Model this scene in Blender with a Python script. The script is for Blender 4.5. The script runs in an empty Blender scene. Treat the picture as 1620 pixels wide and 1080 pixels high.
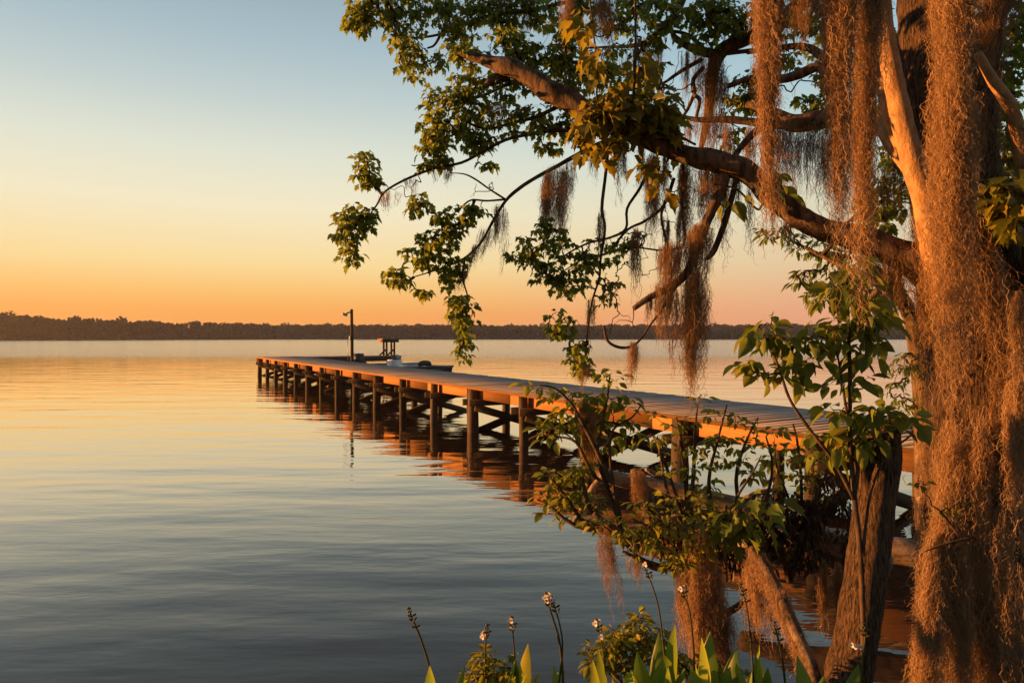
import bpy, math, random
import numpy as np
from mathutils import Vector, noise

rng = np.random.default_rng(11)
random.seed(11)
F, HOR, CX, CAMH = 1080.0, 533.0, 810.0, 2.3
sc = bpy.context.scene
COL = sc.collection

def P(px, py, d):
    """a point of the place at depth d (metres) seen in direction px, py of the 1620 x 1080 photograph"""
    return np.array([(px - CX) * d / F, d, CAMH - (py - HOR) * d / F])

# ------------------------------------------------------------------ objects
def tag(o, label=None, cat=None, group=None, kind=None):
    if label: o['label'] = label
    if cat: o['category'] = cat
    if group: o['group'] = group
    if kind: o['kind'] = kind
    return o

def thing(name, label, cat, loc=(0, 0, 0), group=None):
    o = bpy.data.objects.new(name, None)
    o.empty_display_size = 0.1
    o.location = [float(v) for v in loc]
    COL.objects.link(o)
    return tag(o, label, cat, group)

def origin(o):
    v = np.zeros(3)
    while o is not None:
        v = v + np.array(o.location)
        o = o.parent
    return v

class MB:
    """collects faces in world space; build() links them as one mesh object"""
    def __init__(self):
        self.v, self.f, self.a, self.n = [], [], [], 0
    def add(self, verts, faces, var=None):
        verts = np.asarray(verts, dtype=np.float64).reshape(-1, 3)
        if var is None: var = random.random()
        var = np.full(len(verts), var) if np.isscalar(var) else np.asarray(var)
        if not isinstance(faces, (list, tuple)): faces = [faces]
        for fa in faces:
            fa = np.asarray(fa)
            if len(fa): self.f.append(fa + self.n)
        self.v.append(verts); self.a.append(var); self.n += len(verts)
        return self
    def join(self, o):
        self.f += [f + self.n for f in o.f]; self.v += o.v; self.a += o.a; self.n += o.n
    def build(self, name, mat, parent=None, smooth=False, loc=None, second=None):
        me = bpy.data.meshes.new(name); nf = sum(len(f) for f in self.f)
        if second is not None and second[0].n: self.join(second[0])
        V = np.concatenate(self.v); A = np.concatenate(self.a)
        base = origin(parent) if parent is not None else (np.array(loc, dtype=float) if loc is not None else np.zeros(3))
        V = V - base
        me.vertices.add(len(V)); me.vertices.foreach_set('co', V.astype(np.float32).ravel())
        idx = np.concatenate([f.ravel() for f in self.f]).astype(np.int32)
        tot = np.concatenate([np.full(len(f), f.shape[1]) for f in self.f])
        st = np.concatenate([[0], np.cumsum(tot)[:-1]]).astype(np.int32)
        me.loops.add(len(idx)); me.loops.foreach_set('vertex_index', idx)
        me.polygons.add(len(tot)); me.polygons.foreach_set('loop_start', st)
        if smooth: me.polygons.foreach_set('use_smooth', np.ones(len(tot), dtype=bool))
        me.update(calc_edges=True)
        at = me.attributes.new('var', 'FLOAT', 'POINT'); at.data.foreach_set('value', A.astype(np.float32))
        me.materials.append(mat)
        if second is not None:
            me.materials.append(second[1]); mi = np.zeros(len(tot), np.int32); mi[nf:] = 1; me.polygons.foreach_set('material_index', mi)
        o = bpy.data.objects.new(name, me); COL.objects.link(o)
        if parent is not None: o.parent = parent
        elif loc is not None: o.location = [float(v) for v in loc]
        return o

BOXF = np.array([[0, 3, 2, 1], [4, 5, 6, 7], [0, 1, 5, 4], [1, 2, 6, 5], [2, 3, 7, 6], [3, 0, 4, 7]])
def obox(mb, c, ax, ay, az, var=None):
    """box: centre and three half-axis vectors"""
    c, ax, ay, az = (np.asarray(q, dtype=float) for q in (c, ax, ay, az))
    vs = [c + sx * ax + sy * ay + sz * az for sz in (-1, 1) for sx, sy in ((-1, -1), (1, -1), (1, 1), (-1, 1))]
    mb.add(vs, BOXF, var)

def unit(v):
    v = np.asarray(v, dtype=float)
    return v / (np.linalg.norm(v, axis=-1, keepdims=True) + 1e-12)

def bar(mb, a, b, w, h, up=(0, 0, 1), var=None):
    """board from a to b, w wide, h high"""
    a, b = np.asarray(a, float), np.asarray(b, float)
    d = unit(b - a); s = unit(np.cross(d, up)); u = np.cross(s, d)
    obox(mb, (a + b) / 2, (b - a) / 2, s * w / 2, u * h / 2, var)

def smooth_path(pts, rad, sub):
    pts, rad = np.asarray(pts, float), np.asarray(rad, float)
    n = len(pts)
    if n < 3 or sub < 2: return pts, rad
    q = np.vstack([2 * pts[0] - pts[1], pts, 2 * pts[-1] - pts[-2]])
    out, ro = [], []
    for i in range(n - 1):
        p0, p1, p2, p3 = q[i:i + 4]
        for k in range(sub):
            t = k / sub
            out.append(0.5 * ((2 * p1) + (-p0 + p2) * t + (2 * p0 - 5 * p1 + 4 * p2 - p3) * t * t + (-p0 + 3 * p1 - 3 * p2 + p3) * t ** 3))
            ro.append(rad[i] * (1 - t) + rad[i + 1] * t)
    out.append(pts[-1]); ro.append(rad[-1])
    return np.array(out), np.array(ro)

def tube(mb, pts, rad, sides=8, rough=0.0, nscale=6.0, var=None, cap=True):
    pts, rad = np.asarray(pts, float), np.asarray(rad, float)
    n = len(pts)
    tan = np.zeros_like(pts)
    tan[1:-1] = pts[2:] - pts[:-2]; tan[0] = pts[1] - pts[0]; tan[-1] = pts[-1] - pts[-2]
    tan = unit(tan)
    ref = np.array([0., 0, 1]) if abs(tan[0][2]) < .9 else np.array([1., 0, 0])
    u = unit(np.cross(tan[0], ref))
    V = []
    for i in range(n):
        u = unit(u - tan[i] * np.dot(u, tan[i])); w = np.cross(tan[i], u)
        for k in range(sides):
            a = 2 * math.pi * k / sides
            dr = u * math.cos(a) + w * math.sin(a)
            r = rad[i]
            if rough:
                q = pts[i] + dr * r
                r = r * (1 + rough * noise.noise(Vector(q * nscale)) + rough * .5 * noise.noise(Vector(q * nscale * 2.7)))
            V.append(pts[i] + dr * r)
    base = np.arange(n - 1)[:, None] * sides + np.arange(sides)[None, :]
    nx = np.arange(n - 1)[:, None] * sides + (np.arange(sides)[None, :] + 1) % sides
    q = np.stack([base, nx, nx + sides, base + sides], -1).reshape(-1, 4)
    faces = [q]
    if cap:
        V.append(pts[0]); V.append(pts[-1]); c0, c1 = n * sides, n * sides + 1
        k = np.arange(sides); k2 = (k + 1) % sides
        faces.append(np.stack([np.full(sides, c0), k2, k], -1))
        faces.append(np.stack([np.full(sides, c1), (n - 1) * sides + k, (n - 1) * sides + k2], -1))
    mb.add(np.array(V), faces, var)

# ------------------------------------------------------------------ materials
def mat(name):
    m = bpy.data.materials.new(name); m.use_nodes = True
    nt = m.node_tree; nt.nodes.clear()
    out = nt.nodes.new('ShaderNodeOutputMaterial')
    return m, nt, out
def nd(nt, t, **kw):
    n = nt.nodes.new(t)
    for k, v in kw.items():
        if hasattr(n, k): setattr(n, k, v)
        else: n.inputs[k.replace('_', ' ')].default_value = v
    return n
def coords(nt, scale=(1, 1, 1), rot=(0, 0, 0)):
    tc = nd(nt, 'ShaderNodeTexCoord'); mp = nd(nt, 'ShaderNodeMapping')
    mp.inputs['Scale'].default_value = scale; mp.inputs['Rotation'].default_value = rot
    nt.links.new(tc.outputs['Object'], mp.inputs['Vector'])
    return mp.outputs['Vector']
def noise_tex(nt, vec, scale, detail=4, rough=.6):
    n = nd(nt, 'ShaderNodeTexNoise'); n.inputs['Scale'].default_value = scale
    n.inputs['Detail'].default_value = detail; n.inputs['Roughness'].default_value = rough
    nt.links.new(vec, n.inputs['Vector']); return n.outputs['Fac']
def ramp(nt, fac, stops):
    r = nd(nt, 'ShaderNodeValToRGB'); e = r.color_ramp.elements
    while len(e) < len(stops): e.new(.5)
    for el, (p, c) in zip(e, stops): el.position = p; el.color = (c[0], c[1], c[2], 1)
    nt.links.new(fac, r.inputs['Fac']); return r.outputs['Color']
def math_(nt, op, a, b=None, clamp=False):
    n = nd(nt, 'ShaderNodeMath', operation=op); n.use_clamp = clamp
    for i, x in enumerate((a, b)):
        if x is None: continue
        if isinstance(x, (int, float)): n.inputs[i].default_value = x
        else: nt.links.new(x, n.inputs[i])
    return n.outputs[0]
def mixc(nt, a, b, fac, mode='MIX'):
    n = nd(nt, 'ShaderNodeMix', data_type='RGBA', blend_type=mode)
    for i, x in ((0, fac), (6, a), (7, b)):
        if isinstance(x, (int, float)): n.inputs[i].default_value = x
        elif isinstance(x, tuple): n.inputs[i].default_value = (*x, 1)
        else: nt.links.new(x, n.inputs[i])
    return n.outputs[2]
def attr(nt): return nd(nt, 'ShaderNodeAttribute', attribute_name='var').outputs['Fac']

def bark_mat(name, dark, light, patch, patch_amt=.55, stretch=(26, 26, 5), bump=.6, dist=.03):
    m, nt, out = mat(name)
    vec = coords(nt, stretch)
    ridge = noise_tex(nt, vec, 1.0, 6, .65)
    fine = noise_tex(nt, coords(nt), 60, 4, .6)
    big = noise_tex(nt, coords(nt), 5.0, 5, .6)
    c = ramp(nt, ridge, [(.38, dark), (.6, light)])
    pm = nd(nt, 'ShaderNodeMapRange'); pm.inputs[1].default_value = patch_amt; pm.inputs[2].default_value = patch_amt + .13
    nt.links.new(big, pm.inputs[0])
    c = mixc(nt, c, patch, pm.outputs[0])
    c = mixc(nt, c, (.5, .5, .5), math_(nt, 'MULTIPLY', fine, .25), 'OVERLAY')
    b = nd(nt, 'ShaderNodeBsdfPrincipled'); b.inputs['Roughness'].default_value = .85
    b.inputs['Specular IOR Level'].default_value = .25
    nt.links.new(c, b.inputs['Base Color'])
    h = math_(nt, 'ADD', ridge, math_(nt, 'MULTIPLY', fine, .35))
    bp = nd(nt, 'ShaderNodeBump'); bp.inputs['Strength'].default_value = bump; bp.inputs['Distance'].default_value = dist
    nt.links.new(h, bp.inputs['Height']); nt.links.new(bp.outputs[0], b.inputs['Normal'])
    nt.links.new(b.outputs[0], out.inputs[0]); return m

def leaf_mat(name, stops, trans, tamt=.4, rough=.45):
    m, nt, out = mat(name)
    c = ramp(nt, attr(nt), stops)
    mott = noise_tex(nt, coords(nt), 45, 3, .6)
    c = mixc(nt, c, (.5, .5, .5), math_(nt, 'MULTIPLY', mott, .3), 'OVERLAY')
    b = nd(nt, 'ShaderNodeBsdfPrincipled'); b.inputs['Roughness'].default_value = rough
    b.inputs['Specular IOR Level'].default_value = .3
    nt.links.new(c, b.inputs['Base Color'])
    t = nd(nt, 'ShaderNodeBsdfTranslucent')
    nt.links.new(mixc(nt, c, trans, .65), t.inputs['Color'])
    mx = nd(nt, 'ShaderNodeMixShader'); mx.inputs[0].default_value = tamt
    nt.links.new(b.outputs[0], mx.inputs[1]); nt.links.new(t.outputs[0], mx.inputs[2])
    nt.links.new(mx.outputs[0], out.inputs[0]); return m

def wood_mat(name, stops, grain_axis='d', rough=.8, bump=.25):
    m, nt, out = mat(name)
    tc = nd(nt, 'ShaderNodeTexCoord'); mp = nd(nt, 'ShaderNodeMapping')
    # align the grain with the dock's own axes
    mp.inputs['Rotation'].default_value = (0, 0, -TH)
    nt.links.new(tc.outputs['Object'], mp.inputs['Vector'])
    mp2 = nd(nt, 'ShaderNodeMapping')
    mp2.inputs['Scale'].default_value = {'d': (60, 3, 60), 'n': (3, 60, 60), 'z': (50, 50, 4)}[grain_axis]
    nt.links.new(mp.outputs[0], mp2.inputs['Vector'])
    g = noise_tex(nt, mp2.outputs[0], 1.0, 5, .65)
    blot = noise_tex(nt, mp.outputs[0], 3.0, 4, .6)
    f = math_(nt, 'ADD', math_(nt, 'MULTIPLY', g, .55), math_(nt, 'MULTIPLY', attr(nt), .3))
    f = math_(nt, 'ADD', f, math_(nt, 'MULTIPLY', blot, .25))
    c = ramp(nt, f, stops)
    b = nd(nt, 'ShaderNodeBsdfPrincipled'); b.inputs['Roughness'].default_value = rough
    b.inputs['Specular IOR Level'].default_value = .2
    nt.links.new(c, b.inputs['Base Color'])
    bp = nd(nt, 'ShaderNodeBump'); bp.inputs['Strength'].default_value = bump; bp.inputs['Distance'].default_value = .01
    nt.links.new(g, bp.inputs['Height']); nt.links.new(bp.outputs[0], b.inputs['Normal'])
    nt.links.new(b.outputs[0], out.inputs[0]); return m

def plain_mat(name, col, rough=.5, nz=.15, scale=14, metal=0):
    m, nt, out = mat(name)
    n = noise_tex(nt, coords(nt), scale, 5, .6)
    c = ramp(nt, n, [(.3, tuple(x * (1 - nz) for x in col)), (.7, tuple(min(1, x * (1 + nz)) for x in col))])
    b = nd(nt, 'ShaderNodeBsdfPrincipled'); b.inputs['Roughness'].default_value = rough
    b.inputs['Metallic'].default_value = metal
    nt.links.new(c, b.inputs['Base Color']); nt.links.new(b.outputs[0], out.inputs[0]); return m

TH = math.atan((810 - 180) / F)          # the dock runs this much to the left of the view axis
cT, sT = math.cos(TH), math.sin(TH)

M = {}
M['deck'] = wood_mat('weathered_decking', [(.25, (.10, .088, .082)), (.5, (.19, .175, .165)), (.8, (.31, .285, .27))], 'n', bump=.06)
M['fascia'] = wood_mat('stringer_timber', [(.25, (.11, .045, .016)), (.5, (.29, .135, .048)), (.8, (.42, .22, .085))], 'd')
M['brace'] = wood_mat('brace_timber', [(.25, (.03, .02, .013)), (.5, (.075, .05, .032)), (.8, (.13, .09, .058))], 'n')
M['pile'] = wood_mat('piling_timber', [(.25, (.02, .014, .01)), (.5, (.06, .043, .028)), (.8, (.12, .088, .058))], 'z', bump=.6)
M['bark'] = bark_mat('grey_brown_bark', (.035, .022, .014), (.17, .11, .07), (.26, .20, .13), .57)
M['smoothbark'] = bark_mat('sunlit_mottled_bark', (.30, .17, .08), (.48, .30, .15), (.10, .065, .035), .56, (18, 18, 9), .8, .02)  # mottled bark; its light orange tone has the sunlight painted in
M['ridgebark'] = bark_mat('ridged_trunk_bark', (.018, .011, .007), (.185, .115, .07), (.11, .07, .042), .66, (85, 85, 13), 1.0, .05)
M['twig'] = bark_mat('twig_bark', (.03, .02, .014), (.11, .07, .045), (.15, .10, .06), .6, (30, 30, 8), .3, .01)
M['log'] = bark_mat('bleached_log_wood', (.16, .11, .08), (.34, .26, .19), (.10, .07, .045), .6, (9, 9, 30), .5, .015)
M['maple'] = leaf_mat('maple_leaf', [(0, (.06, .10, .018)), (.5, (.14, .21, .03)), (.85, (.25, .28, .034)), (1, (.34, .28, .03))], (.38, .45, .05), .5)
M['vine'] = leaf_mat('yellowing_vine_leaf', [(0, (.08, .10, .012)), (.5, (.16, .17, .018)), (1, (.34, .26, .02))], (.42, .36, .03), .5)
M['sapling'] = leaf_mat('sapling_leaf', [(0, (.055, .11, .02)), (.6, (.13, .195, .03)), (1, (.30, .28, .036))], (.38, .42, .045), .5)
M['shrub'] = leaf_mat('shrub_leaf', [(0, (.06, .11, .02)), (.6, (.155, .205, .03)), (1, (.37, .31, .036))], (.44, .45, .045), .5)
M['dry'] = leaf_mat('withered_leaf', [(0, (.025, .016, .01)), (1, (.09, .055, .025))], (.10, .06, .02), .25)
M['lance'] = leaf_mat('arrowhead_leaf', [(0, (.05, .11, .018)), (.7, (.14, .25, .034)), (1, (.40, .38, .045))], (.40, .54, .055), .5, .35)
M['petal'] = leaf_mat('white_petal', [(0, (.62, .58, .54)), (1, (.85, .82, .78))], (.85, .75, .65), .35)
M['stalk'] = leaf_mat('flower_stalk', [(0, (.05, .06, .015)), (1, (.11, .08, .03))], (.1, .1, .02), .1)
def moss_mat(name, stops, trans, tamt):
    m, nt, out = mat(name)
    c = ramp(nt, attr(nt), stops)
    d = nd(nt, 'ShaderNodeBsdfDiffuse'); nt.links.new(c, d.inputs['Color'])
    t = nd(nt, 'ShaderNodeBsdfTranslucent'); nt.links.new(mixc(nt, c, trans, .4), t.inputs['Color'])
    mx = nd(nt, 'ShaderNodeMixShader'); mx.inputs[0].default_value = tamt
    nt.links.new(d.outputs[0], mx.inputs[1]); nt.links.new(t.outputs[0], mx.inputs[2])
    nt.links.new(mx.outputs[0], out.inputs[0]); return m
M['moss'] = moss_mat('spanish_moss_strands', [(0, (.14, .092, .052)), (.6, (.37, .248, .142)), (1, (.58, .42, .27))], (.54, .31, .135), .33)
M['white'] = plain_mat('white_gelcoat', (.74, .74, .72), .3, .05)
M['hull'] = plain_mat('shade_grey_hull', (.10, .10, .105), .35, .2)  # dark grey holds the shadow on the hull side, painted into its colour
M['black'] = plain_mat('black_vinyl', (.02, .02, .022), .5, .2)
M['steel'] = plain_mat('dull_galvanised_steel', (.32, .31, .30), .5, .2, 20, .6)
M['glass'] = plain_mat('tinted_acrylic', (.05, .06, .07), .08, .05)

# ------------------------------------------------------------------ sun, sky, camera
SUN_AZ, SUN_EL = math.radians(83), math.radians(1.05)       # azimuth measured to the left of the view axis
S = Vector((-math.sin(SUN_AZ) * math.cos(SUN_EL), math.cos(SUN_AZ) * math.cos(SUN_EL), math.sin(SUN_EL)))
sl = bpy.data.lights.new('sun', 'SUN'); sl.energy = 5.0; sl.angle = math.radians(.6); sl.color = (1.0, .38, .085)
so = bpy.data.objects.new('sun', sl); so.rotation_euler = (-S).to_track_quat('-Z', 'Y').to_euler(); so.location = (-30, 10, 12)
COL.objects.link(so)

w = bpy.data.worlds.new('World'); sc.world = w; w.use_nodes = True
nt = w.node_tree; nt.nodes.clear()
wo = nt.nodes.new('ShaderNodeOutputWorld'); bg = nt.nodes.new('ShaderNodeBackground')
tc = nt.nodes.new('ShaderNodeTexCoord')
sep = nt.nodes.new('ShaderNodeSeparateXYZ'); nt.links.new(tc.outputs['Generated'], sep.inputs[0])
el = math_(nt, 'ARCSINE', sep.outputs[2])
elf = math_(nt, 'DIVIDE', el, math.pi / 2, True)            # 0 at the horizon, 1 overhead
hx = math_(nt, 'MULTIPLY', sep.outputs[0], -math.sin(SUN_AZ)); hy = math_(nt, 'MULTIPLY', sep.outputs[1], math.cos(SUN_AZ))
hl = math_(nt, 'SQRT', math_(nt, 'ADD', math_(nt, 'MULTIPLY', sep.outputs[0], sep.outputs[0]), math_(nt, 'ADD', math_(nt, 'MULTIPLY', sep.outputs[1], sep.outputs[1]), 1e-6)))
caz = math_(nt, 'DIVIDE', math_(nt, 'ADD', hx, hy), hl)     # cosine of the azimuth from the sun
mr = nd(nt, 'ShaderNodeMapRange', interpolation_type='SMOOTHSTEP'); mr.inputs[1].default_value = -.62; mr.inputs[2].default_value = .45
nt.links.new(caz, mr.inputs[0])
def s2l(c): return tuple(((x / 255 + .055) / 1.055) ** 2.4 if x > 10 else x / 255 / 12.92 for x in c)
def E(deg): return deg / 90
warm = ramp(nt, elf, [(E(0), s2l((248, 156, 74))), (E(1.9), s2l((253, 172, 86))), (E(3.7), s2l((255, 200, 118))), (E(5.9), s2l((255, 225, 160))), (E(10.2), s2l((249, 238, 204))), (E(14.4), s2l((228, 232, 215))), (E(18.5), s2l((197, 212, 211))), (E(22.4), s2l((172, 195, 204))), (E(30), s2l((138, 158, 172))), (E(42), s2l((112, 128, 144))), (E(60), s2l((104, 118, 134))), (E(90), s2l((98, 110, 124)))])
cool = ramp(nt, elf, [(E(0), s2l((228, 156, 130))), (E(1.9), s2l((233, 171, 142))), (E(3.7), s2l((231, 184, 152))), (E(5.9), s2l((227, 201, 168))), (E(10.2), s2l((220, 216, 188))), (E(14.4), s2l((200, 216, 208))), (E(20), s2l((170, 204, 216))), (E(30), s2l((144, 174, 194))), (E(42), s2l((116, 136, 156))), (E(60), s2l((104, 118, 134))), (E(90), s2l((98, 110, 124)))])
grad = mixc(nt, cool, warm, mr.outputs[0])
back = nd(nt, 'ShaderNodeMapRange', interpolation_type='SMOOTHSTEP')      # the eastern half of the sky has already dimmed
back.inputs[1].default_value = .05; back.inputs[2].default_value = -.75; back.inputs[3].default_value = 1.0; back.inputs[4].default_value = .42
nt.links.new(sep.outputs[1], back.inputs[0])
bc_ = nd(nt, 'ShaderNodeCombineColor')
for i in range(3): nt.links.new(back.outputs[0], bc_.inputs[i])
grad = mixc(nt, grad, bc_.outputs[0], 1.0, 'MULTIPLY')
sky = nt.nodes.new('ShaderNodeTexSky'); sky.sky_type = 'NISHITA'; sky.sun_disc = False
sky.sun_elevation = SUN_EL; sky.sun_rotation = -SUN_AZ; sky.dust_density = 2.0; sky.air_density = 1.2; sky.ozone_density = 2.0
skys = mixc(nt, sky.outputs[0], (.1, .1, .1), 1.0, 'MULTIPLY')
final = mixc(nt, skys, grad, .95)
EXPO = 1.6
nt.links.new(final, bg.inputs['Color']); bg.inputs['Strength'].default_value = 1 / 2 ** EXPO
nt.links.new(bg.outputs[0], wo.inputs[0])

cd = bpy.data.cameras.new('camera'); cam = bpy.data.objects.new('camera', cd); COL.objects.link(cam)
cd.sensor_width = 36; cd.lens = 24.0; cd.clip_start = .05; cd.clip_end = 9000
cam.location = (0, 0, CAMH); cam.rotation_euler = (math.radians(90) - math.atan(7 / F), 0, 0)
sc.camera = cam
vs = sc.view_settings
vs.view_transform = 'Standard'; vs.look = 'None'; vs.exposure = EXPO; vs.gamma = 1
cy = sc.cycles
cy.max_bounces = 6; cy.diffuse_bounces = 2; cy.glossy_bounces = 3; cy.transmission_bounces = 3; cy.transparent_max_bounces = 4
cy.caustics_reflective = False; cy.caustics_refractive = False; cy.use_denoising = True; cy.sample_clamp_indirect = 4

# ------------------------------------------------------------------ ground, water, far shore
def sst(a, b, x):
    t = np.clip((x - a) / (b - a), 0, 1); return t * t * (3 - 2 * t)
def shore(x):
    """distance of the far shore line"""
    return 720 - 250 * sst(-190, -370, x) + 12 * np.sin(x / 60) + 6 * np.sin(x / 23 + 1)
def gheight(x, y):
    edge = 3.55 + .12 * np.sin(x * 2.1) + .08 * np.sin(x * 5.3 + 1) - .5 * sst(-.5, -4, x)
    near = np.where(y < edge, .12 + .22 * (edge - y), -.35 * (y - edge) + .12)
    near = np.clip(near, -1.6, 1.0) + .03 * np.sin(x * 7) * np.sin(y * 6.1)
    far = np.clip((y - shore(x)) * .06, -1.6, 2.5)
    return np.where(y < 60, near, far)
def grid(xs, ys, hf):
    X, Y = np.meshgrid(xs, ys); Z = hf(X, Y)
    V = np.stack([X, Y, Z], -1).reshape(-1, 3); nx, ny = len(xs), len(ys)
    i = np.arange(ny - 1)[:, None] * nx + np.arange(nx - 1)[None]
    return V, np.stack([i, i + 1, i + 1 + nx, i + nx], -1).reshape(-1, 4)
def lines(*seg):
    return np.unique(np.round(np.concatenate([np.linspace(a, b, n) for a, b, n in seg]), 4))
xs = lines((-6000, -900, 18), (-900, 900, 121), (900, 6000, 18), (-12, 12, 161))
ys = lines((-6000, -20, 14), (-20, -2, 19), (-2, 9, 90), (9, 400, 20), (400, 900, 90), (900, 7000, 20))
m, nt, out = mat('muddy_bank')
c = ramp(nt, noise_tex(nt, coords(nt), 3.0, 8, .7), [(.3, (.018, .012, .008)), (.55, (.05, .033, .02)), (.75, (.10, .07, .04))])
b = nd(nt, 'ShaderNodeBsdfPrincipled'); b.inputs['Roughness'].default_value = .9; nt.links.new(c, b.inputs['Base Color'])
bp = nd(nt, 'ShaderNodeBump'); bp.inputs['Strength'].default_value = .6; nt.links.new(noise_tex(nt, coords(nt), 14, 6, .7), bp.inputs['Height'])
nt.links.new(bp.outputs[0], b.inputs['Normal']); nt.links.new(b.outputs[0], out.inputs[0])
V, Q = grid(xs, ys, gheight)
tag(MB().add(V, Q, .5).build('ground', m, smooth=True), kind='structure')

m, nt, out = mat('lake_water')
def wav(scale, rot, detail=2, rough=.5, dist=0):
    n = nd(nt, 'ShaderNodeTexNoise'); n.inputs['Scale'].default_value = 1
    n.inputs['Detail'].default_value = detail; n.inputs['Roughness'].default_value = rough
    nt.links.new(coords(nt, scale, (0, 0, math.radians(rot))), n.inputs['Vector']); return n.outputs['Fac']
tcw = nd(nt, 'ShaderNodeTexCoord'); sp = nd(nt, 'ShaderNodeSeparateXYZ'); nt.links.new(tcw.outputs['Object'], sp.inputs[0])
ruff = nd(nt, 'ShaderNodeMapRange', interpolation_type='SMOOTHSTEP')   # a breeze ruffles the open lake beyond 80 m
ruff.inputs[1].default_value = 55; ruff.inputs[2].default_value = 105
wob = noise_tex(nt, coords(nt, (.01, .03, .01)), 1.0, 3, .5)
yy = math_(nt, 'ADD', sp.outputs[1], math_(nt, 'MULTIPLY', math_(nt, 'SUBTRACT', wob, .5), 60))
nt.links.new(yy, ruff.inputs[0])
h = math_(nt, 'ADD', math_(nt, 'MULTIPLY', wav((.22, .75, 1), 8, 2), .036), math_(nt, 'MULTIPLY', wav((1.0, 3.0, 1), -6, 3), .0065))
h = math_(nt, 'ADD', h, math_(nt, 'MULTIPLY', wav((3.6, 9, 1), 14, 2), .0009))
h2 = math_(nt, 'MULTIPLY', math_(nt, 'MULTIPLY', wav((5, 5, 1), 5, 3, .6), .06), ruff.outputs[0])
h = math_(nt, 'ADD', h, h2)
bp = nd(nt, 'ShaderNodeBump'); bp.inputs['Strength'].default_value = 1; bp.inputs['Distance'].default_value = 1.0
nt.links.new(h, bp.inputs['Height'])
rg = nd(nt, 'ShaderNodeMapRange'); rg.inputs[3].default_value = .025; rg.inputs[4].default_value = .12
nt.links.new(ruff.outputs[0], rg.inputs[0])
body = nd(nt, 'ShaderNodeBsdfDiffuse'); body.inputs['Color'].default_value = (.055, .036, .022, 1)     # tea coloured lake water
refl = nd(nt, 'ShaderNodeBsdfGlossy'); refl.inputs['Color'].default_value = (1.0, .955, .895, 1)
nt.links.new(rg.outputs[0], refl.inputs['Roughness'])
lw = nd(nt, 'ShaderNodeLayerWeight')
for n_ in (refl, lw): nt.links.new(bp.outputs[0], n_.inputs['Normal'])
fr = ramp(nt, lw.outputs['Facing'], [(.40, (.05,) * 3), (.603, (.13,) * 3), (.678, (.21,) * 3), (.76, (.41,) * 3), (.847, (.72,) * 3), (.92, (.95,) * 3), (1, (1,) * 3)])
mx = nd(nt, 'ShaderNodeMixShader'); nt.links.new(fr, mx.inputs[0])
nt.links.new(body.outputs[0], mx.inputs[1]); nt.links.new(refl.outputs[0], mx.inputs[2]); nt.links.new(mx.outputs[0], out.inputs[0])
V, Q = grid(np.array([-6000., -300, -40, 40, 300, 6000]), np.array([-6000., -20, 30, 200, 1500, 6500]), lambda x, y: x * 0)
tag(MB().add(V, Q, .5).build('lake_water', m), kind='structure')

m, nt, out = mat('far_wood_foliage')
c = ramp(nt, attr(nt), [(0, (.016, .015, .009)), (.6, (.02, .018, .01)), (1, (.024, .02, .011))])
b = nd(nt, 'ShaderNodeBsdfDiffuse'); nt.links.new(c, b.inputs['Color']); nt.links.new(b.outputs[0], out.inputs[0])
M['far'] = m
mb = MB()
def far_woods():
    pts, siz, var = [], [], []
    for row in range(5):
        x = -820.0
        while x < 820:
            x += random.uniform(3, 7)
            y = shore(np.array(x)) + 3 + row * 9 + random.uniform(-3, 3)
            hgt = random.gauss(13.0, 1.1) + row * .5
            if random.random() < .04: hgt += random.uniform(1, 2.6)
            hgt += 4.5 * float(sst(-290, -385, np.array(x)))
            r = random.uniform(3.2, 5.2); n = 70
            d = unit(rng.normal(size=(n, 3))); rr = rng.uniform(.55, 1.05, n)[:, None]
            cz = hgt - r * .8
            q = d * rr * np.array([r, r, r * .85]) + np.array([x, float(y), cz])
            low = rng.uniform(0, 1, (120, 3)) * np.array([2.2 * r, 3, hgt * .92]) + np.array([x - 1.1 * r, float(y) - 2.5, 0])
            q = np.vstack([q, low])
            pts.append(q); siz.append(np.concatenate([rng.uniform(.6, 1.4, n), rng.uniform(1.1, 2.3, 120)])); var.append(np.clip(rng.normal(random.uniform(.2, .8), .12, len(q)), 0, 1))
    q = np.vstack(pts); s = np.concatenate(siz); v = np.concatenate(var)
    a = unit(rng.normal(size=q.shape)); bb = unit(np.cross(a, rng.normal(size=q.shape)))
    n = len(q)
    V = np.stack([q + a * s[:, None], q + bb * s[:, None] * .8, q - a * s[:, None] * .9, q - bb * s[:, None] * .7], 1).reshape(-1, 3)
    mb.add(V, np.arange(4 * n).reshape(n, 4), np.repeat(v, 4))
far_woods()
tag(mb.build('distant_woods', M['far']), 'dark low line of woods along the far lake shore', 'woods', kind='stuff')

# ------------------------------------------------------------------ leaves, twigs, moss
def tmpl_maple():
    half = [(.02, .12), (.16, .28), (.40, .42), (.47, .22), (.70, .25), (.76, .10)]
    return half, .38
def tmpl_oval():
    return [(.10, .13), (.30, .25), (.52, .27), (.76, .17)], .45
def tmpl_slim():
    return [(.12, .08), (.32, .15), (.55, .15), (.80, .08)], .45
def make_tmpl(half, mid, fold=.35, droop=.25):
    pts = [(0, 0, 0), (mid, 0, 0), (1, 0, 0)] + [(u, v, 0) for u, v in half] + [(u, -v, 0) for u, v in half]
    P_ = np.array([(u, v, abs(v) * fold - droop * u * u) for u, v, _ in pts])
    k = len(half); T = []
    for s in (0, 1):
        ch = [0] + [3 + s * k + i for i in range(k)] + [2]
        for a_, b_ in zip(ch[:-1], ch[1:]):
            T.append((1, b_, a_) if s == 0 else (1, a_, b_))
    return P_, np.array(T)
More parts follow.
